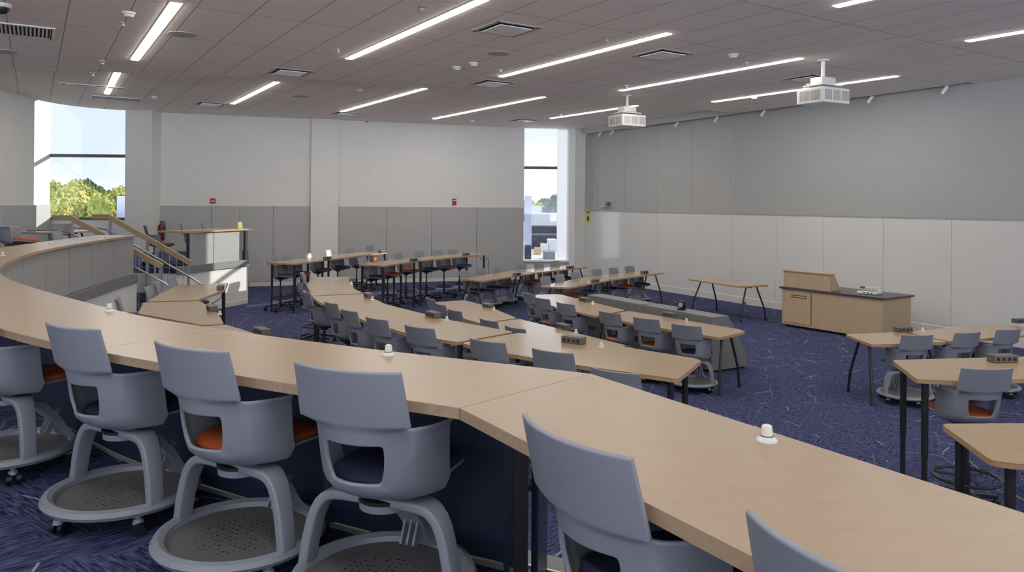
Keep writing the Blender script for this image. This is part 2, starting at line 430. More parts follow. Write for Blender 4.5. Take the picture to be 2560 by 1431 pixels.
# recess walls above / below narrow window
ga, gb = (.36, 24.18), (1.43, 24.18)
o = struct('window_2', MB().wall(ga, (1.82, 24.18), 0, .58, .15, 1).mesh('window_2', 'white_paint'), 'narrow window between far wall and whiteboard wall')
struct('pane', MB().wall(ga, gb, .58, 5.2, .012, 1).mesh('pane', 'glass'), parent=o)
struct('frosted_pane', MB().wall(gb, (1.82, 24.18), .58, 5.2, .012, 1).mesh('frosted_pane', 'frosted'), parent=o)
w = MB().wall((ga[0], ga[1]-.05), (gb[0], gb[1]-.05), 3.50, 3.585, .1, 1)
struct('frame', w.mesh('frame', 'dark_grey'), parent=o)
struct('sill', MB().wall((ga[0], ga[1]-.12), (1.82, 24.06), .56, .61, .25, 1).mesh('sill', 'white_paint'), parent=o)
w = MB()
w.prism([(1.82, 24.1), (2.0, 24.1), (2.0, 24.26), (1.82, 24.26)], 0, 5.2)
w.prism([(1.99, 24.12), (2.0, 24.26), (2.36, 24.46), (2.6, 24.5), (2.2, 24.6), (1.99, 24.3)], 0, 5.2)
struct('wall_reveal', w.mesh('wall_reveal', 'white_paint'), 'white reveals around the narrow window')
# right wall
w = MB(); w.wall(rw_pt(-8), rw_pt(24.46), 0, 5.2, .25, -1)
struct('wall_right', w.mesh('wall_right', 'wall_paint'), 'long wall with whiteboards and projection screen')
def rw_panels(name, ys, z0, z1, off, m, label, th=.012):
    w = MB()
    for a, c in zip(ys, ys[1:]): w.wall(rw_pt(a-.004, off), rw_pt(c+.004, off), z0, z1, th, -1)
    return struct(name, w.mesh(name, m), label)
def rw_y(px): # depth where the sight line through px meets the right wall
    k = (px-1280)/F; return (4.22+.558*21.1)/(k+.558)
rw_panels('trim_7', [24.44]+[rw_y(p) for p in (1495, 1563, 1644, 1731, 1830)], 2.2, 4.79, .0, 'fabric_panel', 'pale grey fabric panels above the whiteboard')
rw_panels('trim_8', [rw_y(p) for p in (2380, 2175, 1942, 1832, 1645, 1464)]+[24.44] if False else [24.44]+[rw_y(p) for p in (1645, 1832, 1942, 2061, 2210, 2380)]+[11.5, 9, 6.5, 4], .2, 2.18, .0, 'whiteboard', 'glossy white writing wall panels')
o = struct('trim_9', MB().wall(rw_pt(rw_y(1833), .0), rw_pt(4, .0), 2.2, 4.72, .03, -1).mesh('trim_9', 'screen'), 'wide white projection surface')
struct('trim_10', MB().wall(rw_pt(24.44, .0), rw_pt(4, .0), 2.18, 2.197, .035, -1).mesh('trim_10', 'wall_grey'), 'thin metal rail above the whiteboard')
struct('baseboard_right', MB().wall(rw_pt(24.44, .0), rw_pt(-8, .0), 0, .16, .04, -1).mesh('baseboard_right', 'trim_white'), 'pale baseboard under the whiteboard')
# back wall with wide window openings behind the viewer
w = MB()
w.box((5, -8.1, .55), (29, .2, 1.1)); w.box((5, -8.1, 5.0), (29, .2, .7))
for x in (-9.1, -2, 5, 12, 19): w.box((x, -8.1, 2.7), (.35, .2, 5.4))
struct('wall_back', w.mesh('wall_back', 'wall_paint'), 'wall with wide window openings behind the viewer')

# ------------------------------------------------------------------ ceiling
STEP = [(-12.0, 12.7), (-8.73, 12.96), (-6.08, 13.36), (-3.1, 14.0), (-1.28, 14.93), (1.57, 16.27), (3.6, 17.35), (5.2, 18.3), (6.2, 18.9)]
near = [(-12.0, -8.2)]+STEP
yr = 18.3
COVE_Y = rw_y(2437)
near = [(-12, -8.2)]+STEP[:-1]+[rw_pt(18.2, .30), rw_pt(COVE_Y, .30), rw_pt(COVE_Y, -.05), rw_pt(-8.2, -.1)]
struct('ceiling_near', MB().prism(near, CEIL, CEIL+.35).mesh('ceiling_near', 'ceiling_tile'), 'lower tiled ceiling over the seating')
far_ = [(-12.0, 12.0), (3.4, 16.6), (6.4, 18.2), rw_pt(18.2, .28), rw_pt(23.9, .28), (1.9, 24.3), fw_pt(.37, -.1), fw_pt(-9.6, -.1), (-10.28, 20.25), (-10.72, 20.02), (-11.0, 19.75), (-11.22, 19.4), (-11.38, 18.9), (-11.42, 18.4), (-11.32, 17.9), (-11.6, 16.0), (-12.0, 13)]
struct('ceiling_far', MB().prism(far_, CEIL2, CEIL2+.06).mesh('ceiling_far', 'ceiling_tile'), 'higher tiled ceiling by the windows')
w = MB().prism([(-13, -8.2), (21, -8.2), (21, -5), (2.7, 24.5), (.3, 24.3), (-9.9, 20.9), (-12.7, 20.75)], 5.35, 5.45)
struct('ceiling_slab', w.mesh('ceiling_slab', 'wall_paint'), 'structural slab above the tiles')

# linear light fixtures
def light_fixture(a, c, z, label, wdt=.10):
    a, c = Vector(a[:2]), Vector(c[:2]); mid = (a+c)/2; L_ = (c-a).length; rz = math.atan2((c-a).y, (c-a).x)
    t = thing('linear_light', label, 'ceiling light', (mid.x, mid.y, z), rz, 'recessed linear ceiling lights')
    link('diffuser', MB().box((0, 0, -.005), (L_, wdt, .016)).mesh('diffuser', 'light'), t)
    f = MB()
    for s in (-1, 1): f.box((0, s*(wdt/2+.012), 0), (L_+.05, .022, .010))
    for s in (-1, 1): f.box((s*(L_/2+.012), 0, 0), (.022, wdt, .010))
    link('frame', f.mesh('frame', 'white_paint'), t)
D = Vector((.534, -.846))
def pxl(p, q, z): return at(*p, z), at(*q, z)
a, c = pxl((337, 149), (445, 0), CEIL); light_fixture(a, Vector(a[:2])+D*4.1, CEIL, 'linear ceiling light above the curved platform, running out of the top of view')
a, c = pxl((872, 146.5), (1205, 0), CEIL); light_fixture(a, Vector(a[:2])+(Vector(c[:2])-Vector(a[:2])).normalized()*4.15, CEIL, 'long linear ceiling light left of the largest square air diffuser')
light_fixture(*pxl((1252, 191), (1672, 82.5), CEIL), CEIL, 'long linear ceiling light between the two nearest square air diffusers')
light_fixture(*pxl((1552, 226), (2003, 145), CEIL), CEIL, 'long linear ceiling light ending above the pole of the nearer projector')
light_fixture(*pxl((1783, 254), (2243, 189.5), CEIL), CEIL, 'linear ceiling light passing behind the nearer projector')
a = at(2418, 102, CEIL); light_fixture(a, Vector(a[:2])+D*4.1, CEIL, 'linear ceiling light nearest the projection screen, cut by the frame')
a = at(2090, 15, CEIL); light_fixture(a, Vector(a[:2])+D*4.1, CEIL, 'linear ceiling light at the very top edge, mostly out of view')
light_fixture(*pxl((267, 234), (294, 181), CEIL2), CEIL2, 'short linear light ending at the louvred ceiling grille')
light_fixture(*pxl((582, 259), (692, 204.5), CEIL2), CEIL2, 'short linear light above the platform beyond the stairs')
light_fixture(*pxl((855, 278.5), (1062, 220.5), CEIL2), CEIL2, 'linear light on the higher ceiling in front of the pilaster')
light_fixture(*pxl((1085, 296.5), (1360, 241.5), CEIL2), CEIL2, 'linear light on the higher ceiling above the standing tables')
light_fixture(*pxl((1378, 295.5), (1592, 263.5), CEIL2), CEIL2, 'linear light partly hidden by the farther projector')
for i, (x, y) in enumerate([(-7.9, 11.2), (-6.6, 5.5), (-3.0, 6.2), (.6, 6.0), (6.2, 4.6), (9.9, 5.2), (-5.2, 1.2), (-1.2, 2.2), (2.6, .8), (6.4, -.6), (10.4, .2)]):
    light_fixture((x, y), Vector((x, y))+D*4.1*(.85 if i else .5), CEIL, f'linear ceiling light overhead, out of view, fitting {i+1}')

# air diffusers, grilles, detectors
def diffuser(px, py, z, size, label):
    p = at(px, py, z)
    t = thing('air_diffuser', label, 'air vent', p, math.atan2(D.y, D.x), 'square ceiling air diffusers')
    f = MB(); s = size/2
    for k in range(4):
        M = Matrix.Rotation(k*PI/2, 4, 'Z'); c0 = M @ Vector((s-.03, 0, -.004)); f.box(c0, (.05, size, .012), rz=k*PI/2)
    link('frame', f.mesh('frame', 'wall_grey'), t)
    link('slot', MB().box((0, 0, -.002), (size-.1, size-.1, .004)).mesh('slot', 'slot_dark'), t)
    link('plate', MB().box((0, 0, -.022), (size-.19, size-.19, .012)).mesh('plate', 'plate_white', bevel=.003), t)
for px, py, z, s, lb in [(1266, 72, CEIL, .66, 'largest square air diffuser, beside the long light'), (1657, 136, CEIL, .66, 'square air diffuser between the two long lights before the screen'),
        (725, 180, CEIL, .66, 'square air diffuser just above the short light beyond the stairs'), (1231, 208, CEIL, .66, 'square air diffuser just past the end of a long light'),
        (2022, 196, CEIL, .66, 'square air diffuser behind the nearer projector pole'), (1310, 301, CEIL2, .66, 'bright square air diffuser near the narrow window'),
        (1702, 259, CEIL2, .66, 'faint square air diffuser between the two projectors'), (864, 284, CEIL2, .66, 'square air diffuser close to the far wall pilaster'),
        (526, 260, CEIL2, .66, 'faint square air diffuser above the fire alarm by the platform')]:
    diffuser(px, py, z, s, lb)
def grille(px, py, z, sx, sy, label, n=22):
    p = at(px, py, z); t = thing('ceiling_grille', label, 'air vent', p, math.atan2(D.y, D.x), 'louvred ceiling grilles')
    link('backing', MB().box((0, 0, -.002), (sx, sy, .006)).mesh('backing', 'slot_dark'), t)
    f = MB()
    for s in (-1, 1): f.box((0, s*sy/2, -.008), (sx+.06, .05, .016)).box((s*sx/2, 0, -.008), (.05, sy, .016))
    link('frame', f.mesh('frame', 'white_paint'), t)
    f = MB()
    for k in range(n): f.box((0, -sy/2+sy*(k+.5)/n, -.01), (sx, sy/n*.45, .012))
    link('louvre', f.mesh('louvre', 'white_paint'), t)
grille(290, 246, CEIL2, .62, 1.0, 'louvred ceiling grille over the tall window')
grille(20, 72, CEIL, .75, 1.0, 'louvred ceiling grille at the upper corner of the view')
grille(230, 214, CEIL2, .22, 1.15, 'slim bright ceiling slot beside the short light', n=3)
def detector(px, py, z, kind, label):
    p = at(px, py, z)
    if kind == 'smoke':
        me = MB().lathe([(0, -.055), (.04, -.055), (.055, -.04), (.06, -.025), (.075, -.02), (.075, 0.005)]).mesh('smoke_detector', 'white_plastic', smooth=.6)
        tag(link('smoke_detector', me, None, p), label, 'smoke detector')
    elif kind == 'sprinkler':
        me = MB().lathe([(0, -.012), (.045, -.008), (.045, .03)], n=16).cyl((0, 0), .012, -.05, 0, 10).cyl((0, 0), .028, -.056, -.05, 12).mesh('sprinkler', 'chrome', smooth=.6)
        tag(link('ceiling_sprinkler', me, None, p), label, 'sprinkler', 'ceiling sprinklers')
    else:
        me = MB().lathe([(0, -.012), (.15, -.012), (.175, -.008), (.18, .004)], n=32).mesh('ceiling_speaker', 'fabric_panel', smooth=.6)
        tag(link('ceiling_speaker', me, None, p), label, 'speaker', 'round ceiling speakers')
for a_ in [(322, 31, CEIL, 'smoke', 'smoke detector beside the light above the platform'), (307, 53, CEIL, 'sprinkler', 'sprinkler just below the smoke detector over the platform'),
           (257, 151, CEIL, 'sprinkler', 'sprinkler near the ceiling step above the tall window'), (232, 181, CEIL2, 'sprinkler', 'sprinkler just past the ceiling step by the slim slot'), (1054, 18, CEIL, 'sprinkler', 'sprinkler on the bare tiles beside the second light'),
           (845, 121, CEIL, 'sprinkler', 'sprinkler by the near end of the second light'), (1518, 97, CEIL, 'sprinkler', 'sprinkler left of the diffuser with two long lights'), (1865, 155, CEIL, 'sprinkler', 'sprinkler above the light toward the screen'),
           (1251, 172, CEIL, 'sprinkler', 'sprinkler at the end of the third light'), (1566, 212, CEIL, 'sprinkler', 'sprinkler above the farther projector pole'), (1184, 157, CEIL, 'smoke', 'smoke detector beside the dark domed one mid ceiling'),
           (1142, 167, CEIL, 'smoke', 'dark topped detector mid ceiling beside another detector'), (1833, 136, CEIL, 'smoke', 'smoke detector between diffuser and the screen side light'), (1886, 241, CEIL, 'smoke', 'detector on the thin light before the screen'),
           (386, 241, CEIL2, 'smoke', 'detector beyond the grille over the tall window'), (900, 223, CEIL2, 'smoke', 'detector beside the light before the pilaster'), (1181, 301, CEIL2, 'smoke', 'detector close to the far wall near the window'), (1402, 285, CEIL2, 'sprinkler', 'sprinkler above the light hidden by the projector'),
           (455, 85, CEIL, 'speaker', 'round flush speaker beside the first light'), (1246, 133, CEIL, 'speaker', 'round flush speaker between the diffusers mid ceiling'), (8, 128, CEIL, 'speaker', 'round bright speaker at the edge by the corner grille'),
           (750, 240, CEIL2, 'speaker', 'round flush speaker on the higher ceiling')]:
    detector(*a_)
# exposed camera dome top left corner, dark fixture near far wall
p = at(4, 10, CEIL); t = thing('ceiling_dome_camera', 'dark dome camera at the upper corner of the view', 'camera', p)
link('housing', MB().lathe([(.10, .03), (.10, -.03), (.085, -.045)], n=24).mesh('housing', 'white_plastic', smooth=.6), t)
link('dome', MB().lathe([(.08, -.03), (.075, -.07), (.05, -.105), (0, -.12)], n=24).mesh('dome', 'black', smooth=.8), t)
p = at(910, 304, CEIL2); t = thing('exit_beacon', 'small dark fixture on the ceiling edge above the pilaster', 'fixture', p)
link('body', MB().box((0, -.02, -.03), (.25, .1, .07)).mesh('body', 'black', bevel=.01), t)
link('lens', MB().box((0, -.075, -.05), (.25, .02, .04)).mesh('lens', 'white_plastic', bevel=.005), t)

# ------------------------------------------------------------------ seating
def superellipse(a, b_, n, k=2.6):
    r = []
    for i in range(n):
        th = 2*PI*i/n; c, s = math.cos(th), math.sin(th)
        r.append((a*math.copysign(abs(c)**(2/k), c), b_*math.copysign(abs(s)**(2/k), s)))
    return r
def make_shell():
    ZS = [.398, .413, .434, .458, .478, .485, .545, .614, .621, .648, .668, .684, .691, .73, .78, .83, .860, .868]
    Y0 = {.398: -.05, .413: -.11, .434: -.155, .460: -.185,   .485: -.196, .545: -.207, .614: -.214, .648: -.221, .668: -.226, .684: -.234, .73: -.245, .78: -.258, .83: -.271, .868: -.281}
    S = [0, .05, .10, .114, .120, .15, .185, .206, .213, .236, .262, .30, .345, .366, .374]
    SS = [-s for s in S[:0:-1]]+S
    def pos(s, z):
        sg = 1 if s >= 0 else -1; q = abs(s)
        R = .205 if z <= .669 else .44
        if z < .458: q *= .55+.45*max(0, (z-.398)/.06)**.6
        lim = R*1.42
        if q < lim: x, y = R*math.sin(q/R), R*(1-math.cos(q/R))
        else:
            x0, y0 = R*math.sin(1.42), R*(1-math.cos(1.42)); x, y = x0+(q-lim)*math.cos(1.42), y0+(q-lim)*math.sin(1.42)
        if .465 < z < .50 and .001 < q <= .1201: x *= .84
        if z > .68: x *= 1.02-.25*(z-.69)
        if q > .2 and z < .68: x *= 1+.06*max(0, (z-.44))/.2+(.09*min(1, (q-.2)/.1) if z > .66 else 0)
        return (sg*x, Y0zz(z)+y, z)
    ks = sorted(Y0)
    def Y0zz(z):
        for a, c in zip(ks, ks[1:]):
            if a <= z <= c: return Y0[a]+(Y0[c]-Y0[a])*(z-a)/(c-a)
        return Y0[ks[0]] if z < ks[0] else Y0[ks[-1]]
    bm = bmesh.new(); V = {}
    def vt(i, j):
        if (i, j) not in V: V[i, j] = bm.verts.new(pos(SS[i], ZS[j]))
        return V[i, j]
    for j in range(len(ZS)-1):
        for i in range(len(SS)-1):
            s = max(abs(SS[i]), abs(SS[i+1])); z0, z1 = ZS[j], ZS[j+1]
            zm = (z0+z1)/2
            if .485 < zm < .614 and s <= .1141: continue
            if zm > .684 and s > .2131: continue
            if .668 < zm < .684 and s > .1851: continue
            if zm < .414 and s > .2131: continue
            bm.faces.new((vt(i, j), vt(i+1, j), vt(i+1, j+1), vt(i, j+1)))
    bmesh.ops.recalc_face_normals(bm, faces=bm.faces)
    me = bpy.data.meshes.new('shell'); bm.to_mesh(me); bm.free(); me.materials.append(MAT['shell_grey'])
    for p in me.polygons: p.use_smooth = True
    me = bake(me, [('SOLIDIFY', dict(thickness=.015, offset=0)), ('SUBSURF', dict(levels=2, render_levels=2))])
    # seat pan joined to the shell
    bm = bmesh.new(); bm.from_mesh(me)
    pan = superellipse(.200, .232, 32, 3.0)
    def ring(k, z, front=0.0):
        out = []
        for x, y in pan:
            zz = z-max(0, (y-.10))*.10+(abs(x)/.225)**4*.008
            out.append(bm.verts.new((x*k, y*k+.098, zz)))
        return out
    R = [ring(.30, .404), ring(.75, .420), ring(.97, .440), ring(1.02, .448), ring(1.0, .455)]
    for A, B in zip(R, R[1:]):
        for k in range(32): bm.faces.new((A[k], A[(k+1) % 32], B[(k+1) % 32], B[k]))
    bm.faces.new(R[-1]); bm.faces.new(R[0][::-1])
    bmesh.ops.recalc_face_normals(bm, faces=bm.faces)
    bm.to_mesh(me); bm.free()
    for p in me.polygons: p.use_smooth = True
    return me
def make_cushion(c):
    bm = bmesh.new(); pan = superellipse(.190, .232, 40, 3.2)
    def ring(k, z):
        return [bm.verts.new((x*k, y*k+.098, z-max(0, (y*k-.10))*.10*k+(abs(x*k)/.21)**4*.008)) for x, y in pan]
    R = [ring(.98, .450), ring(1.0, .462), ring(.985, .473), ring(.94, .479), ring(.6, .475), ring(.2, .472)]
    for A, B in zip(R, R[1:]):
        for k in range(40): bm.faces.new((A[k], A[(k+1) % 40], B[(k+1) % 40], B[k]))
    bm.faces.new(R[-1]); bm.faces.new(R[0][::-1])
    bmesh.ops.recalc_face_normals(bm, faces=bm.faces)
    me = bpy.data.meshes.new('cushion_'+c); bm.to_mesh(me); bm.free(); me.materials.append(MAT[c])
    for p in me.polygons: p.use_smooth = True
    return me
def shift(me, dz):
    m2 = me.copy(); m2.transform(Matrix.Translation((0, 0, dz))); return m2
SH = .32
SHELL = make_shell(); SHELL_T = shift(SHELL, SH)
CUSH = {c: make_cushion(c) for c in ('orange', 'navy', 'blue', 'blackfab')}
CUSH_T = {c: shift(m_, SH) for c, m_ in CUSH.items()}
# rolling base of the low chairs
b_ = MB().lathe([(.262, .088), (.272, .118), (.292, .128), (.312, .122), (.322, .104), (.312, .088), (.262, .088)], n=48)
arch = []
for i in range(25):
    tt = -1+2*i/24
    x = .290*math.copysign(abs(tt)**.60, tt); z = .112+.266*(1-abs(tt)**5)
    arch.append((x, -.04+.04*(1-abs(tt)), z))
wA = [.070+.060*(1-abs(-1+2*i/24))**1.5 for i in range(25)]; hA = [.038-.008*(1-abs(-1+2*i/24)) for i in range(25)]
b2 = MB().sweep(arch, wA, hA)
bmesh.ops.recalc_face_normals(b2.bm, faces=b2.bm.faces)
es = [e for e in b2.bm.edges if e.calc_face_angle(0) > .6]
bmesh.ops.bevel(b2.bm, geom=es, offset=.009, segments=3, affect='EDGES', profile=.5, clamp_overlap=True)
tmp = bpy.data.meshes.new('t'); b2.bm.to_mesh(tmp); b2.bm.free(); b_.bm.from_mesh(tmp)
b3 = MB().sweep([(0, .05, .33), (0, .14, .30), (0, .21, .22), (0, .25, .15), (0, .275, .11)], [.10, .095, .09, .095, .14], [.03, .035, .035, .035, .03], side=Vector((1, 0, 0)))
for k in (-.026, 0, .026): b3.box((k, .196, .20), (.008, .03, .14), rx=-.42)
bmesh.ops.recalc_face_normals(b3.bm, faces=b3.bm.faces)
tmp = bpy.data.meshes.new('t'); b3.bm.to_mesh(tmp); b3.bm.free(); b_.bm.from_mesh(tmp)
b_.cyl((0, 0), .085, .345, .374, 28)
BASE = b_.mesh('base', 'base_grey', smooth=.7)
TRAY = MB().lathe([(0, .092), (.15, .094), (.27, .10), (.27, .088), (0, .085)], n=40).mesh('tray', 'tray', smooth=.6)
SWIV = MB().lathe([(0, .32), (.09, .372), (.09, .384), (.05, .390), (.045, .404), (.09, .412), (0, .416)], n=24).box((0, .03, .402), (.14, .18, .016)).mesh('swivel', 'black', smooth=.5)
def caster_mesh(z, withwheel):
    c = MB().cyl((0, 0), .012, .055, z, 10).lathe([(0, .07), (.018, .068), (.024, .05), (0, .05)], n=12)
    if withwheel:
        for s in (-1, 1): c.tube([(s*.012, -.008, .028), (s*.030, -.008, .028)], .028, 14)
    return c
CAST = caster_mesh(.09, False).mesh('caster', 'base_grey', smooth=.6)
CASTB = caster_mesh(.09, False).mesh('caster_black', 'black', smooth=.6)
CAST_FAR = caster_mesh(.09, True).mesh('caster_far', 'wheel', smooth=.6)
wh = MB()
for s in (-1, 1): wh.tube([(s*.010, -.01, .028), (s*.030, -.01, .028)], .028, 18).tube([(s*.029, -.01, .028), (s*.032, -.01, .028)], .017, 12)
WHEEL = wh.mesh('wheel', 'wheel', smooth=.6)
# stool parts
SCOL = MB().cyl((0, 0), .016, .30, .70, 16).cyl((0, 0), .026, .10, .40, 18).cyl((0, 0), .05, .66, .70, 18).box((0, .02, .705), (.17, .21, .03)).mesh('column', 'black_metal', smooth=.6)
fr = MB().tube([(.235*math.cos(2*PI*k/40), .235*math.sin(2*PI*k/40), .28) for k in range(40)], .013, 8, closed=True).cyl((0, 0), .034, .265, .295, 16)
for k in range(3): fr.tube([(0, 0, .28), (.235*math.cos(2*PI*k/3+.4), .235*math.sin(2*PI*k/3+.4), .28)], .008, 8)
FRING = fr.mesh('foot_ring', 'black_metal', smooth=.6)
sb = MB().cyl((0, 0), .04, .085, .16, 18)
for k in range(5):
    a0 = 2*PI*k/5+.3; d_ = Vector((math.cos(a0), math.sin(a0), 0))
    sb.sweep([d_*.02+Vector((0, 0, .13)), d_*.16+Vector((0, 0, .115)), d_*.325+Vector((0, 0, .085))], [.06, .05, .036], [.042, .034, .026], side=Vector((-d_.y, d_.x, 0)))
STAR = sb.mesh('star_base', 'black_metal', smooth=.6)
ORD = ['first', 'second', 'third', 'fourth', 'fifth', 'sixth', 'seventh', 'eighth', 'ninth', 'tenth']
CH = []; TOPS = []; LEGS = []
CNAME = {'orange': 'orange', 'navy': 'navy', 'blue': 'blue', 'blackfab': 'black'}
def chair(kind, colr, top, f, label, group, z=0.0, near=False):
    """top: world xy of the middle of the back's upper edge; f: the way it faces"""
    CH.append([kind, colr, Vector((top[0], top[1]))+Vector(f).normalized()*.275, Vector(f).normalized(), label, group, z, near])
def build_chair(kind, colr, c, f, label, group, z, near):
    rz = fwd(f)+random.uniform(-.05, .05); loc = (c.x, c.y, z)
    if kind == 'low':
        t = thing('task_chair', label, 'chair', loc, rz, group)
        link('shell', SHELL, t); link('seat_cushion', CUSH[colr], t)['label'] = CNAME[colr]+' seat cushion'
        link('swivel', SWIV, t); link('base', BASE, t); link('tray', TRAY, t); R, n0 = .275, .9
    else:
        t = thing('drafting_stool', label, 'chair', loc, rz, group)
        link('shell', SHELL_T, t); link('seat_cushion', CUSH_T[colr], t)['label'] = CNAME[colr]+' seat cushion'
        link('column', SCOL, t); link('foot_ring', FRING, t); link('star_base', STAR, t); R, n0 = .315, .3
    for k in range(5):
        a0 = 2*PI*k/5+n0
        if near:
            c = link('caster', CAST if kind == 'low' else CASTB, t, (R*math.cos(a0), R*math.sin(a0), 0), random.uniform(0, 6.28)); link('wheel', WHEEL, c)
        else: link('caster', CAST_FAR, t, (R*math.cos(a0), R*math.sin(a0), 0), random.uniform(0, 6.28))
    return t
ZL, ZT = .868, .868+SH
def mid(p, q, z):
    a, c = at(*p, z), at(*q, z); return ((a.x+c.x)/2, (a.y+c.y)/2)
# platform chairs behind the curved desk
zt = TIER+ZL
g = 'low chairs on the platform behind the curved desk'
chair('low', 'navy', mid((92, 808), (222, 825), zt), (.50, .86), 'low grey chair with dark navy seat between two orange-seated chairs at curved desk', g, TIER, True)
chair('low', 'orange', mid((366, 855), (553, 885), zt), (.45, .88), 'low grey chair with orange seat whose whole perforated round base shows, at curved desk', g, TIER, True)
chair('low', 'navy', mid((716, 911), (988, 938), zt), (.37, .93), 'low grey chair with dark navy seat beside the desk joint and dark panel', g, TIER, True)
chair('low', 'navy', mid((1278, 1040), (1531, 1149), zt), (.84, .54), 'low grey chair seen from behind, just past the desk joint, navy seat', g, TIER, True)
p6 = at(1868, 1285, zt); chair('low', 'navy', (p6.x+.075, p6.y-.18), (.85, .53), 'grey chair cut by the bottom frame, nearest the viewer at the desk', g, TIER, True)
chair('low', 'orange', (-2.74, 3.70), (.56, .83), 'low grey chair with orange seat cut by the frame edge, at the curved desk', g, TIER, True)

# F: front low row ; G: second low row ; H: long standing row ; L: standing row by the platform
def row(kind, lst, desc, group, zt, near=False):
    for i, (col_, p, q, f) in enumerate(lst):
        chair(kind, col_, mid(p, q, zt), f, f"{'chair' if kind == 'low' else 'stool'} with {CNAME[col_]} seat, {ORD[i]} from {desc}", group, 0, near)
row('low', [('navy', (1321, 730), (1341, 734), (.86, .5)), ('orange', (1362, 740.7), (1392, 747), (.84, .54)), ('blue', (1411.6, 753.4), (1452, 759.7), (.78, .62)),
            ('orange', (1504.5, 772.7), (1552, 779.5), (.72, .69)), ('orange', (1579.7, 788.3), (1635, 796), (.68, .73)), ('navy', (1687, 805), (1759, 812.7), (.60, .80))],
    'window end of the row before the grey console', 'low chairs along the row before the console', ZL, True)
row('low', [('navy', (1067, 741.3), (1082, 747.7), (.90, .43)), ('navy', (1091, 758), (1112.7, 762), (.86, .5)), ('navy', (1127, 768.6), (1159, 776.6), (.82, .57)),
            ('orange', (1206.7, 794.3), (1241, 804), (.80, .60)), ('navy', (1264.6, 813.6), (1310.5, 823), (.77, .64)), ('navy', (1343, 833.7), (1407, 845.5), (.74, .67))],
    'far end of the second low row', 'low chairs along the second low row', ZL)
row('stool', [('navy', (757, 681), (770, 683), (.97, .22)), ('navy', (752.5, 703), (768, 705), (.95, .3)), ('orange', (751, 722), (770, 728), (.90, .43)), ('blue', (808.8, 753), (837.7, 758.8), (.80, .6)),
              ('blue', (875.5, 772.4), (910, 781), (.77, .64)), ('orange', (938, 787.7), (989.7, 797.4), (.70, .71)), ('orange', (1021.8, 810.2), (1098, 820), (.60, .80)),
              ('orange', (1183.4, 848), (1266, 862), (.62, .78)), ('navy', (1315, 866.7), (1418, 880.3), (.57, .82)), ('navy', (1477, 921), (1589.5, 937.7), (.55, .83))],
    'far end of the long curved standing row', 'stools along the long curved standing row', ZT, True)
g = 'stools by the platform wall'
chair('stool', 'navy', (-5.12, 10.62), (.95, .3), 'pale stool back nearest the viewer at the standing table by the steps', g)
chair('stool', 'navy', (-5.33, 11.35), (.95, .28), 'pale stool back in the middle of three at the standing table by the steps', g)
chair('stool', 'navy', (-5.45, 12.05), (.97, .2), 'pale stool back under the handrail end, at the standing table by the steps', g)
chair('stool', 'navy', (-4.92, 9.45), (.92, .40), 'stool barely showing between the platform wall and the standing table end', g)
def far_row(kind, lst, f, desc, group, zt):
    for i, (col_, px, py) in enumerate(lst):
        p = at(px, py, zt) if px > 100 else Vector((px, py, zt))
        chair(kind, col_, (p.x, p.y), f, f"{'chair' if kind == 'low' else 'stool'} with {CNAME[col_]} seat, {desc[i]}", group)
g = 'stools at the standing tables by the far wall'
far_row('stool', [('blue', -5.30, 16.93), ('orange', -5.10, 17.64), ('orange', -4.94, 18.22)], (.96, -.27), ['beside the dado wall at the near end of its table', 'between a blue and an orange seated stool, before the pilaster', 'just in front of the pilaster'], g, ZT)
far_row('stool', [('navy', -4.56, 19.14), ('blue', -4.25, 19.98), ('navy', -4.02, 21.25)], (.93, -.37), ['bright sunlit back next to the pilaster', 'low sunlit back at the sunlit standing table', 'dull back standing apart against the far dado'], g, ZT)
far_row('stool', [('navy', 920, 646.5), ('orange', 957.6, 638.5), ('orange', 994, 632)], (.94, -.34), ['beside the orange card on the standing table', 'just past the orange card on the standing table', 'last before the middle joint of the standing table'], g, ZT)
far_row('stool', [('navy', 1057, 628), ('orange', 1100, 625), ('blue', 1138, 622)], (.87, -.49), ['just after the middle joint of the standing table', 'beneath the red pull station, middle of three', 'nearest the hanging cable at the table end'], g, ZT)
g = 'low chairs at the tables by the narrow window'
far_row('low', [('navy', 1161.6, 678.5), ('navy', 1197.5, 672.5), ('orange', 1246, 668)], (.87, -.49), ['at the near end of the low table below the dado', 'middle of three at the low table below the dado', 'before the power box of the low table below the dado'], g, ZL)
far_row('low', [('orange', 1310.7, 661.5), ('navy', 1353, 657), ('navy', 1395.8, 655)], (.77, -.64), ['at the edge of the far wall beside the window', 'right below the narrow window sill', 'before the bright window reveal'], g, ZL)
far_row('low', [('navy', 1361, 692), ('orange', 1396, 686), ('blue', 1435, 680.5)], (.86, -.51), ['at the pointed end of the low table behind the console', 'middle of three at the low table behind the console', 'nearest the power box of the low table behind the console'], g, ZL)
far_row('low', [('blackfab', 1497.4, 673), ('orange', 1539, 669), ('navy', 1583, 665)], (.76, -.65), ['first by the whiteboard, right after the power box', 'middle of three against the whiteboard', 'farthest along the whiteboard at the table end'], g, ZL)
g = 'chairs at the tables by the lectern'
row('low', [('blue', (2256.6, 836), (2336, 834), (-.10, .99)), ('orange', (2378, 835), (2446.5, 831), (-.28, .96)), ('navy', (2489.5, 827), (2547, 823.5), (-.33, .94))],
    'lectern side of the low tables in front of it', g, ZL, True)
pc = at(2416, 924, ZT); chair('stool', 'orange', (pc.x+.205, pc.y+.02), (-.08, 1), 'grey stool with orange seat showing through its back opening, cut by frame', g, 0, True)
chair('stool', 'blue', (3.07, 3.98), (-.1, 1), 'stool whose blue seat corner shows at the frame edge under the nearest table', g, 0, True)
